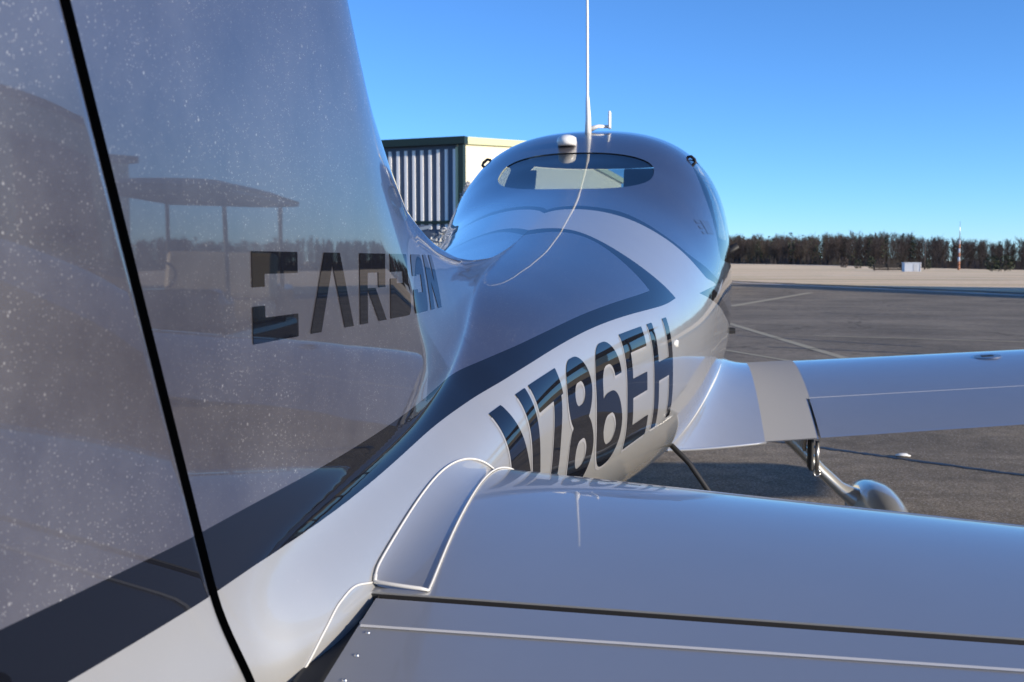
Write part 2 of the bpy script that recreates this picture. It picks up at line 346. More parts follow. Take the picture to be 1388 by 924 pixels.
# ---------------------------------------------------------------- things out on the field
def shrub(name, px, py, h, wd, label, mt, seed, D=None, dens=260, cone=False, leaf=.10, loc=None):
    r_ = random.Random(seed); c = at_px(px, py) if loc is None else Vector(loc)
    root = empty(name, (c.x, c.y, float(ground_z(c.x, c.y)) if loc is None else c.z)); V_ = []; Fc = []
    for i in range(dens):
        t = r_.random(); z = h*(.06 + .94*t); rr = wd/2*((1-t)**.8 if cone else math.sqrt(max(.04, 1-(2*t-.9)**2*.75)))*(.55 + .45*r_.random()); a = r_.uniform(0, 6.28)
        p = Vector((math.cos(a)*rr, math.sin(a)*rr, z)); n = len(V_); s = leaf*h*(.6 + .8*r_.random())
        for q in range(3): V_.append(p + Vector((r_.uniform(-s,s), r_.uniform(-s,s), r_.uniform(-s,s))))
        Fc.append((n, n+1, n+2))
    mesh_np('crown', V_, Fc, mt, root, smooth=False)
    V_, Fc = tube_np([(0,0,-.05),(0.02*h,0,h*.4),(0,.02*h,h*.85)], [h*.03,h*.022,h*.006], 6); mesh_np('trunk', V_, Fc, M['bark'], root)
    return root
for k, (px, py, h, wd, lab) in enumerate(((1144,362,1.9,1.7,'lone brown shrub at the left end of the field shrubs'), (1163,363,1.5,1.6,'small dark evergreen shrub left of the dark timber rack'), (1181,363.5,1.8,1.6,'dark evergreen shrub next to the timber rack'),
        (1193,362.5,1.7,1.5,'rounded shrub touching the timber rack on the field'), (1257,362.5,1.6,1.7,'shrub right beside the white equipment shed'), (1345,366,2.0,2.0,'left shrub of the pair near the right edge of the picture'), (1362,366,2.1,2.6,'right and wider shrub of the pair near the right edge of the picture'))):
    o = shrub('field_shrub', px, py, h, wd, lab, M['pine'] if k in (1,2,4,5,6) else M['twig'], 20+k); tag(o, lab, 'shrub', 'shrubs out on the grass field')
c = at_px(1235, 367.5); shed = empty('equipment_shed', (c.x, c.y, float(ground_z(c.x, c.y)))); shed.scale = (.62,.7,.72); tag(shed, 'small white equipment shed standing out on the brown grass', 'shed')
M['shed_white'] = plain('white_sheet_metal', (.50,.54,.60), .5, var=.08)
box('wall', (0,0,.72), (3.0,2.2,1.44), M['shed_white'], shed); box('roof', (0,0,1.50), (3.2,2.4,.12), M['shed_white'], shed)
box('door', (.55,-1.12,.62), (.8,.04,1.2), plain('grey_door', (.45,.47,.5), .5), shed); box('sunlit_edge', (1.5,-1.1,.7), (.14,.14,1.4), M['white'], shed)  # white strip paints the sunlit right edge of the shed
c = at_px(1203, 366.5); rack = empty('timber_rack', (c.x, c.y, float(ground_z(c.x, c.y)))); tag(rack, 'low dark timber rack left of the white shed', 'rack')
M['timber'] = plain('dark_timber', (.03,.026,.024), .9)
for k in range(3): box('beam', (0,0,.2+.26*k), (3.6,.5,.2), M['timber'], rack)
for x in (-1.7,0,1.7): box('post', (x,-.3,.45), (.12,.1,.9), M['timber'], rack)
c = at_px(1253, 364); pole = empty('utility_pole', (c.x, c.y, float(ground_z(c.x, c.y)))); tag(pole, 'thin grey pole rising behind the white shed', 'pole')
mesh_np('shaft', *tube_np([(0,0,0),(0,0,4.6)], [.10,.08], 8), M['bark'], pole); box('lamp_head', (0,0,4.6), (.3,.2,.12), M['steel'], pole)
c = at_px(1299.5, 362.5); tower = empty('radio_mast', (c.x, c.y, float(ground_z(c.x, c.y)))); tag(tower, 'tall red and white banded mast in front of the wood', 'mast')
M['mast_red'] = plain('aviation_orange', (.36,.15,.08), .6); H_ = 9.6*c.length/225
for k in range(7):
    z0, z1 = H_*.62*k/7, H_*.62*(k+1)/7
    mesh_np('mast_band', *tube_np([(0,0,z0),(0,0,z1)], [.24-.012*k, .228-.012*k], 10), M['mast_red'] if k in (0,1,3,5) else M['shed_white'], tower)
mesh_np('mast_whip', *tube_np([(0,0,H_*.62),(0,0,H_)], [.07,.03], 6), M['steel'], tower)

# ---------------------------------------------------------------- hangar to the left
M['slate'] = plain('slate_blue_siding', (.085,.115,.165), .55, var=.1, scale=2)
M['cream'] = plain('cream_siding', (.78,.71,.50), .6, var=.05, scale=1.5)
M['batten'] = plain('white_batten', (.86,.86,.84), .45, var=.03)
M['trim_green_shaded'] = plain('shaded_green_trim', (.012,.026,.020), .45); M['trim_green_sunlit'] = plain('sunlit_green_trim', (.55,.58,.34), .5)  # one green trim, its shaded and sunlit tones painted as two colours
hc = Vector((-8.5, 42.0, 0)); hang = empty('hangar', hc, math.atan2(-.24, .97) + R(1))
tag(hang, 'hangar with white-striped slate doors and cream gable wall behind the airplane', 'hangar')
# local frame: -x runs along the eave face, +y along the gable face, corner at the origin
HH = 6.27; LX, LY = 22.0, 23.6
box('eave_wall', (-LX/2, .12, HH/2), (LX, .2, HH), M['slate'], hang)
bm = bmesh.new(); vs = [(0,.0,0),(0,LY,0),(0,LY,HH),(0,LY/2,HH+.95),(0,0,HH)]
fr = [bm.verts.new(v) for v in vs]; bk = [bm.verts.new((v[0]-.2, v[1], v[2])) for v in vs]; bm.faces.new(fr); bm.faces.new(bk[::-1])
for i in range(5): bm.faces.new((fr[i], fr[(i+1) % 5], bk[(i+1) % 5], bk[i]))
finish('gable_wall', bm, M['cream'], hang)
for k in range(int(LX/.375)):
    x = -.30 - k*.375
    b_ = box('batten', (x, -.012, 3.02 + (HH-.32-3.02)/2), (.125, .07, HH-.32-3.02), M['batten'], hang) if k == 0 else None
    if b_ is None:
        b_ = first.copy(); b_.location.x = -k*.375; col.objects.link(b_); b_.parent = hang
    else: first = b_
for k in range(14):
    x = -.30 - k*.375; box('batten_foot', (x, -.012, 2.78), (.125, .07, .22), M['batten'], hang)
box('door_rail', (-LX/2, -.06, 2.96), (LX, .10, .12), M['trim_green_shaded'], hang)
box('eave_fascia', (-LX/2+.1, -.16, HH+.0), (LX+.4, .34, .30), M['trim_green_shaded'], hang)
box('corner_trim', (.06, -.06, HH/2), (.22, .26, HH), M['trim_green_shaded'], hang); box('corner_trim', (-.17, -.03, HH/2), (.12, .10, HH-.5), M['trim_green_sunlit'], hang)
for y0_, s_ in ((0, 1), (LY, -1)):
    A = Vector((.08, y0_, HH)); B = Vector((.08, LY/2, HH+.95)); bm = bmesh.new()
    q = [bm.verts.new(v) for v in (A + Vector((.10,-.1*s_,.16)), B + Vector((.10,0,.16)), B + Vector((.10,0,-.14)), A + Vector((.10,-.1*s_,-.14)))]; r_ = [bm.verts.new(v.co - Vector((.2,0,0))) for v in q]
    bm.faces.new(q); bm.faces.new(r_[::-1])
    for i in range(4): bm.faces.new((q[i], q[(i+1) % 4], r_[(i+1) % 4], r_[i]))
    finish('rake_fascia', bm, M['trim_green_sunlit'], hang)
    bm = bmesh.new(); q = [bm.verts.new(v) for v in ((.1, y0_ - .2*s_, HH+.12), (.1, LY/2, HH+1.07), (-LX, LY/2, HH+1.07), (-LX, y0_ - .2*s_, HH+.12))]; bm.faces.new(q); finish('roof', bm, M['trim_green_shaded'], hang)
lean = empty('lean_to_shed', hc + Vector((-4.5, -4.0, 0)), math.atan2(-.24, .97) + R(1)); tag(lean, 'low slate roofed shed in front of the striped hangar doors', 'shed')
box('wall', (0,0,1.15), (7.0,3.0,2.3), plain('grey_shed_wall', (.16,.17,.20), .7), lean)
bm = bmesh.new(); add_box(bm, (0,-.1,2.45), (7.4,3.6,.12), rot=Matrix.Rotation(R(7),3,'X').to_euler()); finish('roof', bm, M['slate'], lean)
# frosty conical evergreen and a silvery bush between hangar and airplane
M['frost'] = plain('frosted_needles', (.50,.50,.50), .8, var=.45, scale=9); M['silver_leaf'] = plain('silvery_leaves', (.46,.47,.46), .7, var=.6, scale=14)
o = shrub('conical_evergreen', 0, 0, 3.35, 2.0, '', M['frost'], 51, dens=6000, cone=True, leaf=.015, loc=(-4.95, 26.0, 0)); tag(o, 'tall frosty grey conical evergreen left of the cabin', 'tree')
o = shrub('silver_bush', 0, 0, 2.0, 1.5, '', M['silver_leaf'], 52, dens=1600, leaf=.03, loc=(-4.15, 20.5, 0)); tag(o, 'low silvery leaved bush at the left edge of the cabin', 'bush')

# ---------------------------------------------------------------- golf cart parked off to the right of the nose (seen mirrored in the fin)
cart = empty('golf_cart', (5.15, 10.3, 0), R(76)); cart.scale = (1.4, 1.05, 1.13); tag(cart, 'roofed golf cart parked ahead of the right wing, mirrored in the fin', 'golf cart')
M['cart_body'] = plain('dark_cart_body', (.035,.037,.045), .35, coat=.6); M['cart_seat'] = plain('tan_vinyl', (.42,.33,.20), .6); M['cart_roof'] = plain('cart_roof', (.05,.05,.055), .5)
# roof with a curved crown
V_ = []; nx_, ny_ = 15, 11
for i in range(nx_):
    for j in range(ny_):
        u = -1 + 2*i/(nx_-1); v = -1 + 2*j/(ny_-1); V_.append((u*1.02, v*.62, 1.86 + .10*(1-u**4)*(1-v**4)))
top_ = grid_faces(nx_, ny_); n0 = len(V_); V_ += [(a*.985, b*.985, 1.81) for a, b, c in V_[:n0]]
mesh_np('roof', V_, [tuple(q[::-1]) for q in top_] + [tuple(i + n0 for i in q) for q in top_] + [((i)*ny_, (i+1)*ny_, (i+1)*ny_+n0, i*ny_+n0) for i in range(nx_-1)] + [((i)*ny_+ny_-1, i*ny_+ny_-1+n0, (i+1)*ny_+ny_-1+n0, (i+1)*ny_+ny_-1) for i in range(nx_-1)] + [(j, j+n0, j+1+n0, j+1) for j in range(ny_-1)] + [((nx_-1)*ny_+j, (nx_-1)*ny_+j+1, (nx_-1)*ny_+j+1+n0, (nx_-1)*ny_+j+n0) for j in range(ny_-1)], M['cart_roof'], cart)
for x, y in ((-.88,-.52),(-.88,.52),(.62,-.52),(.62,.52)): mesh_np('roof_post', *tube_np([(x*1.05,y,.62),(x,y,1.84)], .02, 8), M['matte_black'], cart)
box('body', (0,0,.48), (2.3,1.12,.30), M['cart_body'], cart, bev=.06); box('front_cowl', (-.92,0,.78), (.45,1.08,.42), M['cart_body'], cart, bev=.12); box('rear_box', (.85,0,.80), (.55,1.06,.38), M['cart_body'], cart, bev=.05)
box('seat_base', (.22,0,.74), (.55,1.0,.20), M['cart_seat'], cart, bev=.06); box('seat_back', (.52,0,1.08), (.14,1.0,.48), M['cart_seat'], cart, rot=Matrix.Rotation(R(12),3,'Y').to_euler(), bev=.05)
mesh_np('steering_wheel', *tube_np([(-.42 + .06*math.cos(a), -.25 + .17*math.sin(a), 1.08 + .14*math.cos(a)) for a in np.linspace(0, 2*math.pi, 20)], .014, 6), M['matte_black'], cart)
for x in (-.78,.72):
    for y in (-.52,.52):
        bm = bmesh.new(); bmesh.ops.create_cone(bm, cap_ends=True, segments=24, radius1=.23, radius2=.23, depth=.2)
        bmesh.ops.transform(bm, matrix=Matrix.Translation((x,y,.23)) @ Matrix.Rotation(R(90),4,'X'), verts=bm.verts); wh = finish('wheel', bm, M['rubber'], cart, False)
        bm = bmesh.new(); bmesh.ops.create_cone(bm, cap_ends=True, segments=16, radius1=.12, radius2=.10, depth=.22)
        bmesh.ops.transform(bm, matrix=Matrix.Translation((x,y,.23)) @ Matrix.Rotation(R(90),4,'X'), verts=bm.verts); finish('hub', bm, M['steel'], wh)
# unseen block shaped as a hangar row, added to cast the tarmac edge shadow
row = empty('unseen_shadow_row', (34.5, 42.0, 0), math.atan2(-.87, .5)); tag(row, 'unseen long hangar row added right of the tarmac to cast its edge shadow', 'hangar')
box('wall', (14,0,3.1), (44,5,6.2), M['cream'], row); box('roof', (14,0,6.35), (44.6,5.6,.35), M['trim_green_shaded'], row)
for k in range(5): box('door', (-4+8*k,-2.54,2.4), (6.6,.12,4.6), M['slate'], row)
# ---------------------------------------------------------------- airframe shape functions
def pchip(xs, ys):
    xs = np.asarray(xs, float); ys = np.asarray(ys, float)
    h = np.diff(xs); d = np.diff(ys) / h
    m = np.zeros_like(xs)
    for i in range(1, len(xs) - 1):
        if d[i-1] * d[i] > 0:
            w1 = 2*h[i] + h[i-1]; w2 = h[i] + 2*h[i-1]
            m[i] = (w1 + w2) / (w1/d[i-1] + w2/d[i])
    m[0] = d[0]; m[-1] = d[-1]
    return hermite(xs, ys, m)
def hermite(xs, ys, m):
    h = np.diff(xs); d = np.diff(ys) / h
    def f(x):
        x = np.asarray(x, float); xc = np.clip(x, xs[0], xs[-1])
        i = np.clip(np.searchsorted(xs, xc, side='right') - 1, 0, len(xs) - 2)
        t = (xc - xs[i]) / h[i]
        return ((1+2*t)*(1-t)**2*ys[i] + t*(1-t)**2*h[i]*m[i] + t*t*(3-2*t)*ys[i+1] + t*t*(t-1)*h[i]*m[i+1])
    return f
def spline(xs, ys):                       # C2 natural spline
    xs = np.asarray(xs, float); ys = np.asarray(ys, float); n = len(xs)
    h = np.diff(xs); d = np.diff(ys)/h
    A = np.zeros((n, n)); b = np.zeros(n)
    A[0,0] = 2; A[0,1] = 1; b[0] = 3*d[0]; A[-1,-1] = 2; A[-1,-2] = 1; b[-1] = 3*d[-1]
    for i in range(1, n-1):
        A[i,i-1] = h[i]; A[i,i] = 2*(h[i-1]+h[i]); A[i,i+1] = h[i-1]
        b[i] = 3*(h[i]*d[i-1] + h[i-1]*d[i])
    return hermite(xs, ys, np.linalg.solve(A, b))

def soften0(f, h=.09):
    return lambda y: (f(y-2*h) + 2*f(y-h) + 3*f(y) + 2*f(y+h) + f(y+2*h))/9
_WP = pchip([-.1,.30,.70,.745,.80,.86,.96,1.2,1.45,1.7,1.9,2.1,2.3,2.5,2.8,3.2,3.6,4.0,4.5,5.0,5.5,6.0,6.6,7.2,7.6,7.9],
             [.022,.027,.034,.048,.076,.094,.107,.1235,.147,.183,.220,.267,.313,.358,.416,.477,.523,.563,.610,.632,.628,.60,.53,.44,.35,.20])
_WS = soften0(_WP)
def F_W(y):
    y = np.asarray(y, float); k = np.clip((y - 1.15)/.5, 0, 1); k = k*k*(3-2*k); k = k*np.clip((7.6 - y)/.3, 0, 1)
    return _WP(y)*(1-k) + _WS(y)*k
F_ZC = spline([-.1,.75,1.6,2.4,3.2,4.0,5.0,6.0,7.0,7.9],
              [1.05,1.055,1.065,1.09,1.125,1.17,1.20,1.14,1.06,1.05])
F_ZB = spline([-.1,.75,1.4,2.0,2.6,3.2,3.8,4.6,5.6,6.6,7.4,7.9],
              [.98,.96,.91,.84,.755,.675,.62,.585,.585,.62,.72,.86])
F_ZT = pchip([.10,.54,.935,1.02,1.102,1.164,1.277,1.362,1.466,1.576,1.69,1.806,1.939,2.093,2.373,2.579,3.0,3.49,3.95,4.48,4.9,5.25,5.6,6.0,6.35,6.7,7.2,7.6,7.9],
             [2.56,2.52,1.945,1.822,1.705,1.632,1.544,1.493,1.457,1.431,1.415,1.404,1.400,1.403,1.429,1.459,1.535,1.640,1.780,1.945,1.99,1.985,1.90,1.69,1.49,1.42,1.37,1.30,1.18])
F_ZS = pchip([-.1,.6,1.0,1.25,1.45,1.6,1.75,1.9,2.1,2.373,2.579,3.0,3.49,3.95,4.48,4.9],[1.15,1.165,1.186,1.204,1.240,1.284,1.327,1.358,1.387,1.4265,1.4585,1.535,1.640,1.780,1.945,1.99])
def soften(f, h=.07):                      # average a knotted curve so that reflections run on smoothly
    return lambda y: (f(np.asarray(y, float)-2*h) + 2*f(np.asarray(y, float)-h) + 3*f(np.asarray(y, float)) + 2*f(np.asarray(y, float)+h) + f(np.asarray(y, float)+2*h))/9
F_E = soften(pchip([-.1,.8,1.3,1.6,1.85,2.2,2.6,3.1,3.6,4.2,8],[1.25,1.25,1.2,1.05,.90,.76,.64,.555,.485,.39,.42]))
F_A = soften(pchip([-.1,.9,1.2,1.5,2.0,2.6,3.1,3.6,4.3,5.4,6.2,7.9],[2.2,2.2,2.6,3.5,3.7,3.1,2.55,2.45,3.1,3.2,2.5,2.1]))
F_T = pchip([-.1,.45,.75,1.0,1.3,1.55,1.8,2.1,2.5,8],[.046,.048,.052,.058,.062,.060,.045,.018,0,0])
NOSE_L = .26
def hinge_y(z):                            # swept rudder hinge line
    return .744 - (np.asarray(z, float) - 1.069) * .413
def section(y):
    return dict(w=F_W(y), zc=F_ZC(y), zb=F_ZB(y), zt=F_ZT(y), zs=np.where(y < 4.0, np.minimum(F_ZS(y), F_ZT(y)), F_ZT(y)), e=F_E(y), a=F_A(y), t=F_T(y))
def half_width(y, z):                      # right-hand skin: x = half_width(y, z)
    y = np.asarray(y, float); z = np.asarray(z, float)
    s = section(y)
    uu = np.clip((z - s['zc']) / (s['zs'] - s['zc']), 0, 1)
    ul = np.clip((s['zc'] - z) / (s['zc'] - s['zb']), 0, 1)
    xf = np.where(z >= s['zc'], s['w'] * np.power(np.clip(1 - uu**s['a'], 0, 1), s['e']), s['w'] * np.power(np.clip(1 - ul**2.3, 0, 1), .5))
    v = np.clip((s['zt'] - z) / NOSE_L, 0, 1)
    xv = s['t'] * np.sqrt(np.clip(1 - (1 - v)**2, 0, 1))
    xv = np.where(z < s['zc'], xv * np.clip((z - s['zb']) / np.maximum(s['zc'] - s['zb'], 1e-6), 0, 1)**.5, xv)
    p = 2.6
    return np.power(np.power(np.maximum(xf, 1e-9), p) + np.power(np.maximum(xv, 1e-9), p), 1/p) * np.where((z >= s['zt']) | (z <= s['zb']), 0, 1)
# ---------------------------------------------------------------- the parked airplane
plane = empty('airplane', (0, 4.0, 0))
tag(plane, 'glossy silver and lavender grey low-wing airplane lettered N786EH, parked on the tarmac', 'airplane')
_off = Vector(plane.location)
def part(o):                                  # children are built in world coordinates
    o.matrix_parent_inverse = Matrix.Translation(-_off); return o
def pmesh(*a, **k): return part(mesh_np(*a, **k))

# paint scheme curves, in airframe coordinates (y forward, z up, g = angle from the spine)
LB = spline([0.3, 0.72, 0.859, 0.998, 1.136, 1.275, 1.414, 1.553, 1.692, 1.83, 1.969, 2.108, 2.247, 2.386, 2.524, 2.663, 2.802], [1.148, 1.1526, 1.1543, 1.159, 1.1673, 1.1793, 1.1941, 1.2107, 1.2277, 1.2436, 1.2573, 1.268, 1.2753, 1.2799, 1.2831, 1.2877, 1.2977])
UB0 = spline([0.3, 0.72, 0.85, 0.98, 1.11, 1.24, 1.37, 1.5, 1.63, 1.759, 1.889, 2.019, 2.149, 2.279, 2.409, 2.539, 2.669, 2.802], [1.198, 1.2034, 1.2032, 1.2043, 1.2078, 1.2142, 1.2235, 1.2351, 1.2482, 1.2619, 1.2751, 1.2872, 1.2976, 1.3061, 1.3133, 1.3204, 1.3295, 1.3415])
def UB(y): return UB0(y)
AU = spline([0, 0.042, 0.2, 0.372, 0.559, 0.754, 0.909, 1.4], [2.69, 2.72, 2.784, 2.76, 2.723, 2.739, 2.802, 3.05])
AL = spline([0, 0.014, 0.143, 0.299, 0.491, 0.617, 0.753, 1.4], [2.6, 2.611, 2.71, 2.736, 2.671, 2.625, 2.595, 2.575])
FU = pchip([0, 0.035, 0.244, 0.396, 0.57, 0.76, 0.943, 1.06, 1.4], [3.07, 3.117, 3.23, 3.275, 3.279, 3.342, 3.61, 3.86, 4.21])
FL = pchip([0, 0.048, 0.258, 0.412, 0.58, 0.771, 0.943, 1.022, 1.4], [3.0, 3.061, 3.171, 3.211, 3.241, 3.309, 3.446, 3.663, 4.1129999999999995])
Y_TIP, Y_NOTCH, Y_SIL = 2.802, 3.197, 3.659
DC = pchip([3.197, 3.702, 4.136, 4.6, 5.4, 6.4, 7.9], [1.2992, 1.237, 1.1688, 1.09, 1.0, 0.95, 0.93])
def TL(y): return 1.2992 + (y - Y_NOTCH)*0.0301
def gam(P): return np.arctan2(np.abs(P[:,0]), P[:,2] - 1.0)
def poly_phi(y, z, pts, r=.05):
    pts = np.array(pts); n = len(pts)
    area = sum(pts[i][0]*pts[(i+1) % n][1] - pts[(i+1) % n][0]*pts[i][1] for i in range(n))
    sg = 1 if area > 0 else -1
    ds = []
    for i in range(n):
        a, b = pts[i], pts[(i+1) % n]; e = (b-a)/np.linalg.norm(b-a); nrm = np.array([e[1], -e[0]])*sg
        ds.append((y-a[0])*nrm[0] + (z-a[1])*nrm[1])
    ds = np.array(ds); k = 60.
    return np.log(np.exp(np.clip(k*ds, -60, 60)).sum(0))/k
SIDE_WIN = [(3.94,1.40),(4.72,1.37),(4.72,1.83),(4.38,1.82),(4.13,1.66)]
DOOR_WIN = [(4.80,1.37),(5.70,1.36),(5.58,1.60),(5.24,1.86),(4.80,1.85)]
def phi_rear(P):
    f = (np.abs(P[:,0] + .0)/.292)**2.4 + (np.abs(P[:,2]-1.727)/.090)**2.6 - 1
    return np.where((P[:,1] > 3.2) & (P[:,1] < 4.7), f, 1.)
def phi_side(P): return np.where(np.abs(P[:,0]) > .2, poly_phi(P[:,1], P[:,2], SIDE_WIN), .5)
def phi_door(P): return np.where(np.abs(P[:,0]) > .2, poly_phi(P[:,1], P[:,2], DOOR_WIN), .5)
def phi_shield(P):
    return np.maximum.reduce([1.50 - P[:,2], 5.36 + (1.96 - P[:,2])*.92 - P[:,1], P[:,2] - 1.888])

yf = np.concatenate([np.linspace(7.9, 5.0, 70), np.linspace(5.0, 1.6, 170)[1:]])
ta = np.linspace(0, 1, 131)[1:]
NUP, NLO = 170, 46
th_u = np.linspace(math.pi/2, 0, NUP); th_l = np.linspace(0, math.pi/2, NLO)[1:]
GAP = .0022
def body_column(yfun):
    y = np.full(NUP + NLO - 1, 1.2)
    for it in range(40):
        z = np.concatenate([F_ZC(y[:NUP]) + (F_ZT(y[:NUP]) - F_ZC(y[:NUP]))*np.sin(th_u), F_ZC(y[NUP:]) + (F_ZB(y[NUP:]) - F_ZC(y[NUP:]))*np.sin(th_l)])
        y = .5*y + .5*yfun(z)
    z = np.concatenate([F_ZC(y[:NUP]) + (F_ZT(y[:NUP]) - F_ZC(y[:NUP]))*np.sin(th_u), F_ZC(y[NUP:]) + (F_ZB(y[NUP:]) - F_ZC(y[NUP:]))*np.sin(th_l)])
    x = half_width(y, z); x[0] = 0; x[-1] = 0
    return np.stack([x, y, z], 1)
cols = [body_column(lambda z, y0=y0: np.full_like(z, y0)) for y0 in yf]
cols += [body_column(lambda z, t=t: 1.6 + (hinge_y(z) + GAP - 1.6)*t) for t in ta]
BV = np.concatenate(cols); nc, nr = len(cols), NUP + NLO - 1
BF = grid_faces(nc, nr)
full = np.concatenate([BV, BV*[-1,1,1]]); BN = vert_normals(BV, BF)
if (BN[:,0]*(BV[:,0] > .05)).sum() < 0: BN = -BN; BF = BF[:, ::-1]
ctr = BV[:,0] < 1e-9; BN[ctr, 0] = 0; BN /= np.maximum(np.linalg.norm(BN, axis=1, keepdims=True), 1e-9)
BT = np.concatenate([BF[:, [0,1,2]], BF[:, [0,2,3]]])
V, N, T = BV, BN, BT
for f in (lambda P: P[:,2]-LB(P[:,1]), lambda P: P[:,2]-UB(P[:,1]), lambda P: P[:,1]-AU(gam(P)), lambda P: P[:,1]-AL(gam(P)),
          lambda P: P[:,1]-FU(gam(P)), lambda P: P[:,1]-FL(gam(P)), lambda P: P[:,2]-DC(P[:,1]), lambda P: P[:,2]-TL(P[:,1]), lambda P: P[:,2]-DC(P[:,1])-.045,
          phi_rear, phi_side, phi_door, phi_shield):
    V, N, T = clip_split(V, N, T, f(V))
Cc = V[T].mean(1); yy, zz, gg = Cc[:,1], Cc[:,2], gam(Cc)
LAV, SIL, BLK = 0, 1, 2
m_ = np.full(len(T), LAV)
top = np.where(yy < AL(gg), LAV, np.where(yy < AU(gg), BLK, np.where(yy < FL(gg), SIL, np.where(yy < FU(gg), BLK, LAV))))
aft = yy < Y_TIP
m_ = np.where(aft, np.where(zz < LB(yy), SIL, np.where((zz < UB(yy)) & (yy < AU(gg)), BLK, top)), m_)
mid = (yy >= Y_TIP) & (yy < Y_NOTCH)
m_ = np.where(mid, np.where((yy < FL(gg)), SIL, top), m_)
fwd = yy >= Y_NOTCH
inD = np.where(zz < DC(yy), SIL, np.where((zz < TL(yy)), np.where(zz < DC(yy)+.045, BLK, LAV), top))
inD = np.where((zz >= TL(yy)) & (yy > Y_SIL + .03) & (zz < DC(yy)+.045), BLK, inD)
m_ = np.where(fwd, inD, m_)
is_rear = phi_rear(Cc) < 0; is_side = phi_side(Cc) < 0; is_door = phi_door(Cc) < 0; is_sh = phi_shield(Cc) < 0
skin = ~(is_rear | is_side | is_door | is_sh)
def mirrored(V, N, T):
    n = len(V)
    return np.concatenate([V, V*[-1,1,1]]), np.concatenate([N, N*[-1,1,1]]), np.concatenate([T, T[:, ::-1] + n])
v_, n_, t_ = submesh(V, N, T[skin]); v_, n_, t_ = mirrored(v_, n_, t_)
fus = pmesh('fuselage', v_, t_, [M['lavender_dusty'], M['silver_dusty'], M['black']], plane, normals=n_, midx=np.tile(m_[skin], 2))
v_, n_, t_ = mirrored(*submesh(V, N, T[is_rear])); pmesh('rear_window', v_ - n_*.003, t_, M['glass'], plane, normals=n_)
for msk, nm in ((is_side, 'side_window'), (is_door, 'door_window')):
    v_, n_, t_ = submesh(V, N, T[msk])
    pmesh(nm, v_ - n_*.003, t_, M['glass'], plane, normals=n_)
    pmesh(nm, (v_ - n_*.003)*[-1,1,1], t_[:, ::-1], M['glass'], plane, normals=n_*[-1,1,1])
v_, n_, t_ = mirrored(*submesh(V, N, T[is_sh])); pmesh('windshield', v_ - n_*.003, t_, M['glass'], plane, normals=n_)

# cabin interior seen through the panes
part(box('cabin_floor', (0, 5.0, .80), (.84, 1.9, .03), M['interior'], plane))
part(box('instrument_panel', (0, 5.95, 1.25), (1.0, .25, .42), M['interior'], plane, bev=.04))
for x0, x1 in ((.10, .42), (-.50, -.36)):
    part(box('sun_visor', ((x0+x1)/2, 5.42, 1.80), (x1-x0, .02, .17), M['interior'], plane, rot=Matrix.Rotation(R(-35), 3, 'X').to_euler(), bev=.006))
def seat(x, y, top):
    bm = bmesh.new()
    add_box(bm, (x, y, .98), (.42, .46, .16), bev=.05)
    add_box(bm, (x, y-.24, (1.0+top)/2), (.42, .12, top-1.0), rot=Matrix.Rotation(R(-8), 3, 'X').to_euler(), bev=.05)
    s = part(finish('seat', bm, M['leather'], plane, False))
    hr = box('headrest', (x, y-.29, top+.06), (.24, .09, .14), M['leather'], s, bev=.035)
    hr.matrix_parent_inverse = Matrix.Translation(-_off) @ Matrix.Identity(4) @ Matrix.Identity(4)
    hr.matrix_parent_inverse = Matrix()
for x in (-.27, .27): seat(x, 5.15, 1.50); seat(x, 4.35, 1.40)

# rudder behind the swept hinge line
def rudder_column(t, zs):
    h = hinge_y(zs) - GAP; ch = .40 - .06*(zs - 1.0)
    y = h - t*ch
    T0 = F_T(h)*1.0
    wall = np.power(np.power(np.maximum(T0,0),2.6) + np.power(half_width(h+.02, zs)*.999, 2.6)*0, 1/2.6)
    ref = half_width(h + GAP*2, zs)
    base = np.maximum(ref, .02)
    s = t*ch
    nose = np.sqrt(np.clip(1 - np.clip(1 - s/.012, 0, 1)**2, 0, 1))
    taper = 1 - .90*np.clip(t, 0, 1)**1.25
    return np.stack([base*np.where(s < .012, .86 + .14*nose, 1)*taper, y, zs], 1)
zr = np.linspace(.985, 2.40, 150)
tr = np.concatenate([np.linspace(0, .035, 12), np.linspace(.035, 1, 44)[1:]])
RV = np.concatenate([rudder_column(t, zr) for t in tr]); RF = grid_faces(len(tr), len(zr)); RN = vert_normals(RV, RF)
if RN[:,0].sum() < 0: RN = -RN; RF = RF[:, ::-1]
V, N, T = RV, RN, np.concatenate([RF[:, [0,1,2]], RF[:, [0,2,3]]])
for f in (lambda P: P[:,2]-LB(P[:,1]), lambda P: P[:,2]-UB(P[:,1])): V, N, T = clip_split(V, N, T, f(V))
Cc = V[T].mean(1); mr = np.where(Cc[:,2] < LB(Cc[:,1]), SIL, np.where(Cc[:,2] < UB(Cc[:,1]), BLK, LAV))
v_, n_, t_ = mirrored(V, N, T)
rud = pmesh('rudder', v_, t_, [M['lavender_dusty'], M['silver_dusty'], M['black']], plane, normals=n_, midx=np.tile(mr, 2))
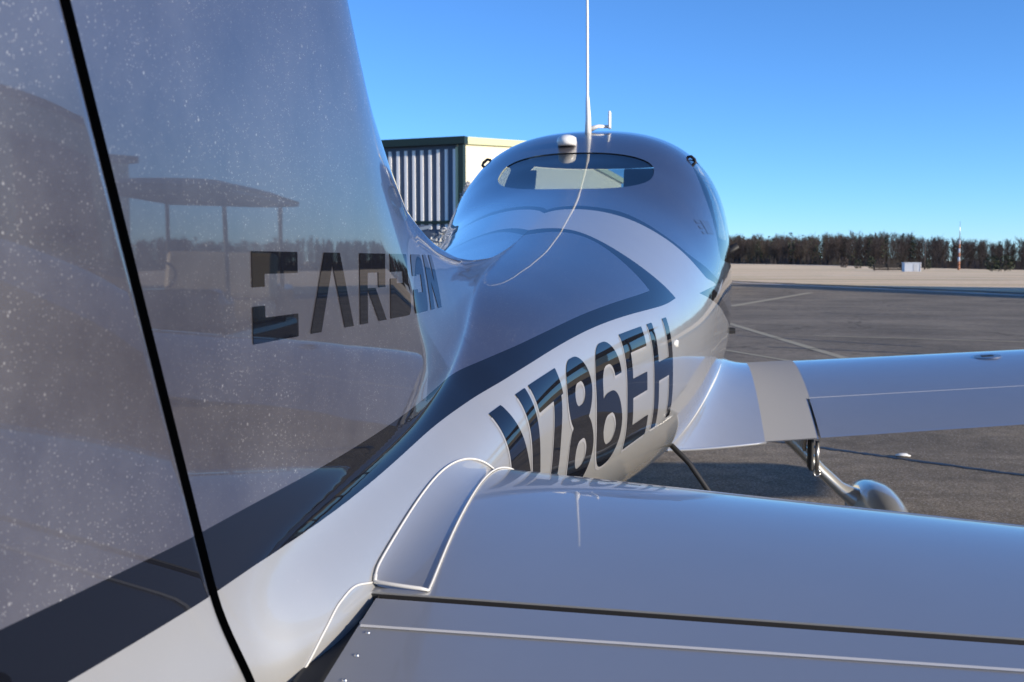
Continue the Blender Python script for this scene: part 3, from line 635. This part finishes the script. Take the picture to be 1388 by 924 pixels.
# rudder nose cap, trailing strip and a black strip painting shade into the gap
zz_ = np.linspace(.985, 2.40, 60)
def strip(name, f, mt, xs=(-1, 1)):
    A = np.stack([f(zz_, xs[0])[0], f(zz_, xs[0])[1], zz_], 1); B = np.stack([f(zz_, xs[1])[0], f(zz_, xs[1])[1], zz_], 1)
    return pmesh(name, np.concatenate([A, B]), [(i, i+1, 60+i+1, 60+i) for i in range(59)], mt, plane)
c0 = rudder_column(0, zz_)
strip('rudder_nose', lambda z, s: (s*c0[:,0], c0[:,1]), M['matte_black'])
c1 = rudder_column(1, zz_); strip('rudder_trailing_edge', lambda z, s: (s*c1[:,0], c1[:,1]), M['silver'])
strip('rudder_gap_shade', lambda z, s: (s*half_width(hinge_y(z)+.015, z)*.9, hinge_y(z)+.022), M['matte_black'])
# black rubber bumper low on the rudder
bm = bmesh.new(); bmesh.ops.create_uvsphere(bm, u_segments=24, v_segments=14, radius=1)
bmesh.ops.transform(bm, matrix=Matrix.Translation((.058, .472, 1.152)) @ Matrix.Diagonal((.010, .052, .019, 1)), verts=bm.verts)
part(finish('rubber_bumper', bm, M['rubber'], plane, True))

# ---- lettering laid on the skin
def skin_patch(y0, y1, z0, z1, ny, nz, off):
    ys = np.linspace(y0, y1, ny); zs = np.linspace(z0, z1, nz)
    Y, Z = np.meshgrid(ys, zs, indexing='ij'); Y = Y.ravel(); Z = Z.ravel()
    X = half_width(Y, Z); h = 2e-3
    n = np.stack([np.ones_like(X), -(half_width(Y+h, Z)-half_width(Y-h, Z))/(2*h), -(half_width(Y, Z+h)-half_width(Y, Z-h))/(2*h)], 1)
    n /= np.linalg.norm(n, axis=1, keepdims=True)
    Fq = grid_faces(ny, nz); Fq = Fq[:, ::-1] if True else Fq
    return np.stack([X, Y, Z], 1) + n*off, n, np.concatenate([Fq[:, [0,1,2]], Fq[:, [0,2,3]]]), Y, Z
def glyphs(name, patch, phi, mt, parent):
    Vp, Np, Tp = patch
    ph = phi
    V2, N2, T2 = clip_split(np.concatenate([Vp, ph[:, None]], 1), Np, Tp, ph)
    cen = V2[T2][:, :, 3].mean(1)
    v_, n_, t_ = submesh(V2[:, :3], N2, T2[cen < 0])
    return pmesh(name, v_, t_, mt, parent, normals=n_)
def sbox(u, v, u0, u1, v0, v1): return np.maximum(np.maximum(u0-u, u-u1), np.maximum(v0-v, v-v1))
def seg(u, v, a, b, w):                       # slanted bar of horizontal width w, cut level
    t = (v-a[1])/(b[1]-a[1]); uc = a[0] + (b[0]-a[0])*t
    ln = math.hypot(b[0]-a[0], b[1]-a[1]); return np.maximum((np.abs(u-uc)-w/2)*abs(b[1]-a[1])/ln, np.maximum(min(a[1],b[1])-v, v-max(a[1],b[1])))
def ring(u, v, cx, cy, hx, hy, r, w):
    qx = np.abs(u-cx)-(hx-r); qy = np.abs(v-cy)-(hy-r)
    d = np.minimum(np.maximum(qx, qy), 0) + np.hypot(np.maximum(qx, 0), np.maximum(qy, 0)) - r
    return np.maximum(d, -(d + w))
LH = .245; SW = .044
def g_N(u, v, w): return np.minimum.reduce([sbox(u,v,0,SW,0,LH), sbox(u,v,w-SW,w,0,LH), seg(u,v,(SW*.55,LH),(w-SW*.55,0),SW*1.15)])
def g_7(u, v, w): return np.minimum(sbox(u,v,0,w,LH-SW,LH), seg(u,v,(w-SW*.5,LH),(w*.36,0),SW*1.05))
def g_8(u, v, w): return np.minimum(ring(u,v,w/2,LH*.735,w*.47,LH*.265,w*.42,SW), ring(u,v,w/2,LH*.285,w*.5,LH*.285,w*.45,SW))
def g_6(u, v, w):
    big = ring(u,v,w/2,LH/2,w*.5,LH/2,w*.46,SW); big = np.maximum(big, -sbox(u,v,w*.5,w*1.2,LH*.45,LH*.70))
    big = np.maximum(big, -sbox(u,v,w*.42,w*1.2,LH*.05,LH*.60))
    return np.minimum(big, ring(u,v,w/2,LH*.30,w*.5,LH*.30,w*.45,SW))
def g_E(u, v, w): return np.minimum.reduce([sbox(u,v,0,SW,0,LH), sbox(u,v,0,w,LH-SW,LH), sbox(u,v,0,w*.92,LH*.42,LH*.42+SW*.95), sbox(u,v,0,w,0,SW)])
def g_H(u, v, w): return np.minimum.reduce([sbox(u,v,0,SW,0,LH), sbox(u,v,w-SW,w,0,LH), sbox(u,v,0,w,LH*.44,LH*.44+SW)])
NUM = [(g_N,1.458,1.615),(g_7,1.632,1.772),(g_8,1.790,1.948),(g_6,1.968,2.140),(g_E,2.178,2.352),(g_H,2.402,2.596)]
cap = pchip([1.3,1.462,1.602,1.757,1.853,2.042,2.18,2.39,2.65], [1.160,1.178,1.195,1.211,1.220,1.2345,1.243,1.251,1.259])
def number_phi(Y, Z, dy=0, dz=0):
    u0, z0 = Y - dy, Z - dz
    v = z0 - (cap(u0) - LH)
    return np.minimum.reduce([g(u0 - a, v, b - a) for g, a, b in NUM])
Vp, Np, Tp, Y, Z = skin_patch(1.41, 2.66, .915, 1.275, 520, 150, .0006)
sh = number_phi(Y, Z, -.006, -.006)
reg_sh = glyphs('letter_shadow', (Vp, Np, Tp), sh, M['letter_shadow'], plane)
Vp, Np, Tp, Y, Z = skin_patch(1.41, 2.66, .915, 1.275, 520, 150, .0012)
ph = number_phi(Y, Z)
for g, a, b in NUM:
    sel = np.where((Y > a - .012) & (Y < b + .012), ph, 1.)
    keep = ((Y[Tp] > a - .014) & (Y[Tp] < b + .014)).all(1)
    v_, n_, t_ = submesh(np.concatenate([Vp, sel[:, None]], 1), Np, Tp[keep])
    glyphs('registration_letter', (v_[:, :3], n_, t_), v_[:, 3], M['black'], plane)
# type name on the fin
z0, z1, sw = 1.332, 1.407, .026
hh = z1 - z0
def c_C(u, v, w): return np.maximum(np.minimum.reduce([sbox(u,v,0,.024,0,hh), sbox(u,v,0,w,hh-.0185,hh), sbox(u,v,0,w,0,.0205)]), -sbox(u,v,-1,.03,.0305,.0460))
def c_A(u, v, w): return np.minimum(seg(u,v,(w*.16,0),(w*.44,hh),sw*1.05), seg(u,v,(w*.86,0),(w*.56,hh),sw*1.05))
def c_R(u, v, w): return np.minimum.reduce([sbox(u,v,0,sw,0,hh*.86), sbox(u,v,0,w,hh-sw*.8,hh), sbox(u,v,w-sw,w,hh*.5,hh), seg(u,v,(sw*1.5,hh*.5),(w-sw*.4,0),sw*1.1)])
def c_B(u, v, w): return np.minimum.reduce([sbox(u,v,0,sw,0,hh*.62), ring(u,v,w/2,hh*.27,w/2,hh*.27,.012,sw*.8), sbox(u,v,0,w*.92,hh-sw*.8,hh), sbox(u,v,w*.92-sw,w*.92,hh*.5,hh)])
def c_O(u, v, w): return np.maximum(ring(u,v,w/2,hh/2,w/2,hh/2,.008,sw), -sbox(u,v,-1,sw*1.05,.0305,.0475))
def c_N(u, v, w): return np.minimum.reduce([sbox(u,v,0,sw,0,hh), sbox(u,v,w-sw,w,0,hh), seg(u,v,(sw*.5,hh),(w-sw*.5,0),sw)])
for g, a, b in ((c_C,.783,.877),(c_A,.898,1.03),(c_R,1.046,1.136),(c_B,1.156,1.246),(c_O,1.266,1.350),(c_N,1.370,1.45)):
    Vp, Np, Tp, Y, Z = skin_patch(a-.004, b+.004, z0-.006, z1+.006, 90, 70, .0007)
    glyphs('fin_letter', (Vp, Np, Tp), g(Y - a, Z - z0, b - a), M['black'], plane)
# small grey placard and a static port on the side
Vp, Np, Tp, Y, Z = skin_patch(3.76, 4.00, 1.48, 1.56, 60, 30, .001)
u, v = Y - 3.78, Z - 1.495
glyphs('placard', (Vp, Np, Tp), np.minimum.reduce([sbox(u,v,.07,.18,0,.05), sbox(u,v,0,.055,.036,.05), sbox(u,v,0,.055,.016,.028), sbox(u,v,0,.045,-.002,.008)]), M['decal_grey'], plane)
def disc_on_skin(name, y, z, r, h, mt, sx=1):
    x = float(half_width(y, z)); bm = bmesh.new()
    bmesh.ops.create_cone(bm, cap_ends=True, segments=16, radius1=r, radius2=r*.8, depth=h)
    bmesh.ops.transform(bm, matrix=Matrix.Translation((x*sx, y, z)) @ Matrix.Rotation(R(90), 4, 'Y'), verts=bm.verts)
    return part(finish(name, bm, mt, plane, False))
disc_on_skin('static_port', 2.66, 1.187, .011, .008, M['white'])
disc_on_skin('door_latch', 4.62, 1.09, .016, .05, M['matte_black'])

# ---- antennas, roof fittings
zt_ = float(F_ZT(4.45))
bm = bmesh.new()
V_, F_ = tube_np([(0.0,4.45,zt_-.02),(0.0,4.45,zt_+.06),(-.003,4.45,zt_+.13),(-.004,4.452,zt_+.16),(-.006,4.452,zt_+.45),(-.011,4.45,zt_+.86)], [.015,.012,.009,.0062,.0058,.0045], 10)
ant = pmesh('whip_antenna', V_, F_, M['white'], plane)
a2 = pmesh('antenna_arm', *tube_np([(.01,4.47,zt_+.018),(.04,4.48,zt_+.030),(.085,4.50,zt_+.030)], [.012,.008,.007], 8), M['white'], plane)
bm = bmesh.new(); add_box(bm, (.088,4.50,zt_+.058), (.012,.05,.075), bev=.006); part(finish('blade_antenna', bm, M['white'], plane))
bm = bmesh.new(); bmesh.ops.create_uvsphere(bm, u_segments=20, v_segments=10, radius=1)
for v in bm.verts: v.co.z = max(v.co.z, -.55); v.co.x = max(-.8, min(.8, v.co.x))
bmesh.ops.transform(bm, matrix=Matrix.Translation((-.060,4.17,float(F_ZT(4.17))+.014)) @ Matrix.Diagonal((.046,.06,.029,1)), verts=bm.verts)
part(finish('gps_antenna', bm, M['white'], plane, True))
def roof_x(y, z): return float(half_width(y, z))
for sx in (-1, 1):
    y0_, z0_ = 4.42, 1.80
    x0_ = roof_x(y0_, z0_)
    nrm = Vector((.75, 0, .66)); tdir = Vector((-.66*.8, .25, .75*.8)).normalized()
    base = Vector((x0_, y0_, z0_))
    pts = [base - nrm*.01, base + nrm*.009, base + nrm*.013 + tdir*.012, base + nrm*.011 + tdir*.034, base - nrm*.003 + tdir*.042]
    part(tube('door_hinge_handle', [(p.x*sx, p.y, p.z) for p in pts], .0065, M['matte_black'], plane))

# ---- horizontal stabiliser, elevator and root fairing (both sides)
def naca(t, x):
    return 5*t*(.2969*np.sqrt(np.clip(x,0,1)) - .1260*x - .3516*x**2 + .2843*x**3 - .1036*x**4)
def st_le(x): return 1.462 - .235*(x - .165) - .02*np.clip(x-1.5, 0, 1)
def st_te(x): return .585 + .02*x
def st_h(x): return .917 - .014*(x - .115)               # elevator hinge
def st_zp(x, y): return 1.052 + (y - .9)*.052 - .008*(x - .12)
def st_pt(x, y, up=1):
    c = st_le(x) - st_te(x); s = np.clip((st_le(x) - y)/c, 0, 1)
    return st_zp(x, y) + up*naca(.104, s)*c
xs_ = np.concatenate([np.linspace(.06, .9, 50), np.linspace(.9, 1.86, 20)[1:]])
def stab_mesh(name, ya, yb, mt, n, xs, sgn, close_a=False, close_b=False, root_cap=True):
    sc = (1 - np.cos(np.linspace(0, math.pi/2, n)))
    rowsV = []
    for x in xs:
        a, b = ya(x), yb(x); y = a + (b - a)*sc
        up = np.stack([np.full(n, x*sgn), y, st_pt(x, y, 1)], 1); lo = np.stack([np.full(n, x*sgn), y, st_pt(x, y, -1)], 1)
        rowsV.append(np.concatenate([lo[::-1], up[1:] if abs(a - st_le(x)) < 1e-6 else up]))
    k = len(rowsV[0]); Fc = [tuple(q) for q in grid_faces(len(xs), k)]
    for i in range(len(xs)-1): Fc.append((i*k+k-1, i*k, (i+1)*k, (i+1)*k+k-1))
    Fc.append(tuple(range(k))); Fc.append(tuple((len(xs)-1)*k + j for j in range(k-1, -1, -1)))
    o = pmesh(name, np.concatenate(rowsV), Fc, mt, plane)
    o.data.set_sharp_from_angle(angle=R(40))
    return o
EL_ROOT = .1145
for sgn in (1, -1):
    stab_mesh('horizontal_stabilizer', st_le, lambda x: st_h(x) + .006, M['silver'], 40, xs_, sgn)
    xe = np.concatenate([np.linspace(EL_ROOT, .9, 40), np.linspace(.9, 1.86, 20)[1:]])
    el = stab_mesh('elevator', lambda x: st_h(x) - .007, lambda x: st_te(x) + .004, M['silver'], 24, xe, sgn)
    # black strip that paints shade into the hinge gap
    V_ = []; xs2 = np.linspace(.10, 1.84, 30)
    for x in xs2: y = st_h(x) + .0045; V_ += [(x*sgn, y, st_zp(x, y)-.030), (x*sgn, y, float(st_pt(x, y))-.0012)]
    pmesh('hinge_gap_shade', V_, [(2*i, 2*i+1, 2*i+3, 2*i+2) for i in range(29)], M['matte_black'], plane)
    # pale seam tape along the elevator
    V_ = []; xs2 = np.linspace(EL_ROOT+.002, 1.84, 60)
    for x in xs2:
        y = st_h(x) - .062 + .018*(x-.12)
        for dy in (.0022, -.0022): V_.append((x*sgn, y+dy, float(st_pt(x, y+dy)) + .0012))
    o = pmesh('seam_tape', V_, [(2*i, 2*i+1, 2*i+3, 2*i+2) for i in range(59)], M['sealant'], plane)
    for k in range(5):                        # screws down the elevator root
        y = .845 - .038*k; x = EL_ROOT + .012 + .002*k
        bm = bmesh.new(); bmesh.ops.create_cone(bm, cap_ends=True, segments=10, radius1=.0022, radius2=.0018, depth=.0012)
        bmesh.ops.translate(bm, verts=bm.verts, vec=(x*sgn, y, float(st_pt(x, y)) + .0006)); part(finish('screw', bm, M['steel'], plane))
    # fillet between fuselage and stabiliser
    OUT = [(.932,1.0925),(.943,1.099),(.975,1.107),(1.068,1.122),(1.176,1.136),(1.249,1.142),(1.306,1.140),(1.350,1.127),(1.385,1.106),(1.42,1.085)]
    INN = [(.160,.930),(.1595,.938),(.158,.965),(.152,1.06),(.147,1.17),(.144,1.29),(.146,1.38),(.152,1.42),(.158,1.445),(.160,1.455)]
    so = np.linspace(0, 1, len(OUT)); fy = spline(so, [p[0] for p in OUT]); fz = spline(so, [p[1] for p in OUT]); ix = spline(so, [p[0] for p in INN]); iy = spline(so, [p[1] for p in INN])
    V_ = []; oc = []; ic = []; ns, nv = 70, 16
    for s in np.linspace(0, 1, ns):
        yo, zo = float(fy(s)), float(fz(s)); O = Vector((float(half_width(yo, zo)) + .0008, yo, zo))
        xi, yi = float(ix(s)), float(iy(s)); yi = min(yi, float(st_le(xi)) - .004); I = Vector((xi, yi, float(st_pt(xi, yi)) + .0008))
        zc_ = I.z*.8 + O.z*.2 - .004; Cn = Vector((float(half_width(yo, zc_)) + .006, (yo+yi)/2, zc_))
        oc.append(O); ic.append(I)
        for t in np.linspace(0, 1, nv):
            P = O*(1-t)**2 + Cn*2*t*(1-t) + I*t*t; V_.append((P.x*sgn, P.y, P.z))
    fil = pmesh('root_fillet', V_, grid_faces(ns, nv), M['silver'], plane)
    bead = [p + Vector((.0012, 0, .0012)) for p in oc] 
    back = [oc[0].lerp(ic[0], t) + Vector((.0, -.004*math.sin(math.pi*t), .0015 + .001*math.sin(math.pi*t))) for t in np.linspace(0, 1, 8)]
    ring_ = bead[::-1] + back[1:-1] + [p + Vector((0, 0, .0008)) for p in ic]
    part(tube('sealant_bead', [(p.x*sgn, p.y, p.z) for p in ring_], [.0013]*(ns-6) + [.0019]*12 + [.0013]*(len(ring_) - ns - 6), M['sealant'], plane, 8))
    # sealant line on the tail flare beside the elevator root
    bp_ = pchip([0,.25,.5,.75,1], [1.0935,1.0995,1.095,1.081,1.058])
    bd = [(.930 - .135*s, float(bp_(s))) for s in np.linspace(0, 1, 30)]
    part(tube('sealant_bead', [((float(half_width(y, z)) + .0005)*sgn, y, z) for y, z in bd], .0011, M['sealant'], plane, 6))
    pmesh('root_gap_shade', [q for y in np.linspace(.925, .62, 12) for q in (((EL_ROOT-.03)*sgn, y, float(st_pt(EL_ROOT, y))-.008), ((EL_ROOT-.012)*sgn, y, float(st_pt(EL_ROOT, y))-.011), ((EL_ROOT-.0005)*sgn, y, float(st_pt(EL_ROOT, y))-.011), ((EL_ROOT-.0004)*sgn, y, float(st_pt(EL_ROOT, y))-.002))], grid_faces(12, 4), M['matte_black'], plane)  # black sheet stands in for the shade in the elevator root gap
    part(box('hinge_lug', ((EL_ROOT-.002)*sgn, .886, 1.060), (.010, .010, .024), M['white'], plane))

# ---- wings
def w_le(x): return 5.46 - .045*(x - .7)
def w_te(x): return 3.955 + .075*(x - .7)
def w_z(x): return .712 + .083*(x - .7)
def camber(s): return np.where(s < .4, .030/.16*(.8*s - s*s), .030/.36*(.2 + .8*s - s*s))
def w_pt(x, s, up=1):
    c = w_le(x) - w_te(x)
    return np.array([x, float(w_le(x) - s*c), float(w_z(x) + (1-s)*.052*c/1.5 + (camber(s) + up*naca(.150, s))*c)])
def wing_piece(name, x0, x1, s0, s1, mt, sgn, nx=24, ns=44, parent=plane, cap_=True, lift=0):
    sc = s0 + (s1-s0)*(1 - np.cos(np.linspace(0, math.pi/2, ns)))**1.15 if s0 == 0 else np.linspace(s0, s1, ns)
    V_ = []
    for x in np.linspace(x0, x1, nx):
        ring_ = [w_pt(x, s, -1) for s in sc[::-1]] + [w_pt(x, s, 1) for s in (sc[1:] if s0 == 0 else sc)]
        V_ += [(p[0]*sgn, p[1], p[2] + lift) for p in ring_]
    k = len(V_)//nx; Fc = [tuple(q) for q in grid_faces(nx, k)]
    for i in range(nx-1): Fc.append((i*k+k-1, i*k, (i+1)*k, (i+1)*k+k-1))
    Fc += [tuple(range(k)), tuple((nx-1)*k + j for j in range(k-1, -1, -1))]
    o = pmesh(name, V_, Fc, mt, parent); o.data.set_sharp_from_angle(angle=R(35)); return o
FX0, FX1, FS = .915, 3.3, .745
for sgn in (1, -1):
    wing_piece('wing_root', .70, FX0, 0, 1, M['silver'], sgn, 10)
    wing_piece('wing_spar_box', .30, .70, .12, .55, M['silver'], sgn, 8, lift=-.06)
    wing_piece('wing', FX0, FX1, 0, FS - .004, M['silver'], sgn, 30)
    wing_piece('wing_tip_panel', FX1, 5.8, 0, 1, M['silver'], sgn, 24)
    wing_piece('flap', FX0 + .008, FX1 - .008, FS + .004, 1, M['silver'], sgn, 30, 24, lift=.004)
    # pale seam along the flap slot
    V_ = []
    for x in np.linspace(FX0 - .0, FX1, 50):
        for s in (FS - .0055, FS - .0005): p = w_pt(x, s); V_.append((x*sgn, p[1], p[2] + .0015))
    pmesh('seam_tape', V_, [(2*i, 2*i+1, 2*i+3, 2*i+2) for i in range(49)], M['sealant'], plane)
    # non-slip walkway
    V_ = []; nw, ms = 14, 50
    for i, t in enumerate(np.linspace(0, 1, nw)):
        for s in np.linspace(.06, .997, ms):
            xi = .715 + .0*s; xo = FX0 - .004 if s > FS else FX0 + .012 + .0*(FS - s)
            x = xi + (xo - xi)*t; p = w_pt(x, s); V_.append((x*sgn, p[1], p[2] + .0016))
    pmesh('non_slip_walkway', V_, grid_faces(nw, ms), M['grip'], plane)
    # fuel cap
    p = w_pt(1.75, .40); bm = bmesh.new()
    bmesh.ops.create_cone(bm, cap_ends=True, segments=32, radius1=.06, radius2=.056, depth=.006)
    rt_ = Matrix.Translation((1.75*sgn, p[1], p[2] + .001)) @ Matrix.Rotation(R(-4.7*sgn), 4, 'Y') @ Matrix.Rotation(R(3), 4, 'X')
    bmesh.ops.transform(bm, matrix=rt_, verts=bm.verts); fc = part(finish('fuel_cap', bm, M['steel'], plane))
    bm = bmesh.new(); add_box(bm, (0,0,.0035), (.05,.03,.003), bev=.001); bmesh.ops.transform(bm, matrix=rt_, verts=bm.verts)
    tb = finish('cap_lever', bm, M['matte_black'], fc)
    # concave root fairing
    FY = [(5.62,.80),(5.40,.90),(5.10,.945),(4.75,.945),(4.35,.915),(3.95,.865),(3.65,.815),(3.42,.775)]
    so = np.linspace(0, 1, len(FY)); fy = spline(so, [p[0] for p in FY]); fz = spline(so, [p[1] for p in FY])
    V_ = []; oc = []; ns, nv = 60, 18
    for s in np.linspace(0, 1, ns):
        yo, zo = float(fy(s)), float(fz(s)); O = Vector((float(half_width(yo, zo)) - .002, yo, zo))
        I = Vector(w_pt(.72, s**1.3*.995 + .003)); I.z += .001
        Cn = Vector((O.x*.72 + I.x*.28, O.y*.45 + I.y*.55, I.z*.9 + O.z*.1)); oc.append(O)
        for t in np.linspace(0, 1, nv):
            P = O*(1-t)**2 + Cn*2*t*(1-t) + I*t*t; V_.append((P.x*sgn, P.y, P.z))
    pmesh('wing_root_fairing', V_, grid_faces(ns, nv), M['silver'], plane)
    part(tube('fairing_edge', [(v[0], v[1], v[2]-.004) for v in V_[-nv:]], .006, M['silver'], plane, 8))
    part(tube('sealant_bead', [((p.x+.003)*sgn, p.y, p.z) for p in oc[14:]], .004, M['sealant'], plane, 6))
    # flap hinge bracket
    bm = bmesh.new(); add_box(bm, (.905*sgn, 4.12, .655), (.016, .08, .14), bev=.006); br = part(finish('flap_hinge', bm, M['matte_black'], plane))
    bm = bmesh.new(); add_box(bm, (.885*sgn, 4.20, .70), (.014, .14, .06), rot=Matrix.Rotation(R(20),3,'X').to_euler(), bev=.004); finish('bracket', bm, M['steel'], br)
    part(tube('tie_down_rod', [(.928*sgn,4.10,.70),(.928*sgn,4.10,.585)], [.008,.008], M['steel'], plane))
    part(tube('tie_down_eye', [(.928*sgn + .012*math.cos(a), 4.10, .575 + .014*math.sin(a)) for a in np.linspace(0, 2*math.pi, 13)], .004, M['steel'], plane, 6))
    # spring gear leg and wheel fairing
    def blade(pts, wid, thk):
        V_ = []; pts = [Vector(p) for p in pts]; n = len(pts); sg_ = 14
        for i, p in enumerate(pts):
            d = (pts[min(i+1,n-1)] - pts[max(i-1,0)]).normalized(); sd_ = Vector((0,1,0)); nn = d.cross(sd_).normalized()
            for k in range(sg_):
                a = 2*math.pi*k/sg_; V_.append(p + sd_*math.cos(a)*wid[i]/2 + nn*math.sin(a)*thk[i]/2)
        Fc = [(i*sg_+k, i*sg_+(k+1) % sg_, (i+1)*sg_+(k+1) % sg_, (i+1)*sg_+k) for i in range(n-1) for k in range(sg_)]
        return V_, Fc
    V_, Fc = blade([(.78*sgn,4.55,.72),(.90*sgn,4.55,.605),(1.00*sgn,4.55,.50),(1.08*sgn,4.55,.425),(1.14*sgn,4.55,.385),(1.20*sgn,4.55,.36)], [.16,.15,.13,.13,.16,.2], [.06,.056,.052,.056,.08,.11])
    pmesh('gear_leg', V_, Fc, M['silver_dusty'], plane)
    prof = [(0,.010),(.04,.042),(.10,.066),(.22,.092),(.38,.110),(.52,.115),(.66,.110),(.80,.094),(.92,.062),(.98,.03),(1,.004)]
    V_ = []; ns = len(prof)*3; ts = np.linspace(0, 1, 36); rf = pchip([p[0] for p in prof], [p[1] for p in prof]); sg_ = 28
    for t in ts:
        r = float(rf(t)); y = 4.02 + t*.98; zc_ = .292 + .02*(1-t)
        for k in range(sg_):
            a = 2*math.pi*k/sg_; zz2 = math.sin(a)*r*1.25
            V_.append((1.235*sgn + math.copysign(abs(math.cos(a))**.85, math.cos(a))*r*.98, y, max(zc_ + zz2, .10)))
    Fc = [(i*sg_+k, i*sg_+(k+1) % sg_, (i+1)*sg_+(k+1) % sg_, (i+1)*sg_+k) for i in range(len(ts)-1) for k in range(sg_)]
    pmesh('wheel_fairing', V_, Fc, M['silver_dusty'], plane)
    bm = bmesh.new(); bmesh.ops.create_cone(bm, cap_ends=True, segments=32, radius1=.19, radius2=.19, depth=.13)
    bmesh.ops.bevel(bm, geom=[e for e in bm.edges if len(e.link_faces) == 2 and any(len(f.verts) > 8 for f in e.link_faces)], offset=.03, segments=3, affect='EDGES')
    bmesh.ops.transform(bm, matrix=Matrix.Translation((1.235*sgn,4.52,.19)) @ Matrix.Rotation(R(90),4,'Y'), verts=bm.verts)
    part(finish('tyre', bm, M['rubber'], plane, True))
    # boarding step
    st = part(tube('boarding_step', [(.36*sgn,3.42,.80),(.43*sgn,3.40,.735),(.53*sgn,3.36,.60),(.56*sgn,3.36,.545)], .0095, M['matte_black'], plane))
    box('step_pad', (.60*sgn, 3.36, .535), (.12,.09,.02), M['matte_black'], st, bev=.006)

# nose: cowl cap, spinner, propeller, nose wheel (out of sight behind the cabin)
prof = [(7.86,.225),(7.90,.20),(7.95,.155),(8.05,.14),(8.15,.115),(8.24,.075),(8.30,.02)]
V_ = [(r*math.cos(2*math.pi*k/28), y, 1.03 + r*math.sin(2*math.pi*k/28)) for y, r in prof for k in range(28)]
Fc = [(i*28+k, i*28+(k+1) % 28, (i+1)*28+(k+1) % 28, (i+1)*28+k) for i in range(len(prof)-1) for k in range(28)] + [tuple(range(28)), tuple((len(prof)-1)*28 + k for k in range(28))]
sp = pmesh('spinner', V_, Fc, M['silver'], plane)
for k in range(3):
    a = R(30 + 120*k); V_ = []
    for t in np.linspace(0, 1, 12):
        r = .08 + t*.88; ch = .13*(1-.6*t)*(.6+.4*min(1, t*5)); tw = R(60 - 42*t)
        for q, h in ((-.5,0),(-.2,.012),(.2,.012),(.5,0),(.2,-.012),(-.2,-.012)):
            V_.append((r*math.cos(a) - q*ch*math.cos(tw)*math.sin(a), 8.07 + q*ch*math.sin(tw) + h, 1.03 + r*math.sin(a) + q*ch*math.cos(tw)*math.cos(a)))
    pmesh('propeller_blade', V_, [(i*6+j, i*6+(j+1) % 6, (i+1)*6+(j+1) % 6, (i+1)*6+j) for i in range(11) for j in range(6)] + [tuple(range(6)), tuple(66+j for j in range(6))], M['matte_black'], plane)
part(tube('nose_gear_leg', [(0,6.9,.66),(0,7.15,.40),(0,7.2,.19)], [.03,.03,.025], M['silver'], plane))
bm = bmesh.new(); bmesh.ops.create_cone(bm, cap_ends=True, segments=28, radius1=.17, radius2=.17, depth=.11)
bmesh.ops.transform(bm, matrix=Matrix.Translation((0,7.2,.17)) @ Matrix.Rotation(R(90),4,'Y'), verts=bm.verts); part(finish('nose_tyre', bm, M['rubber'], plane, True))
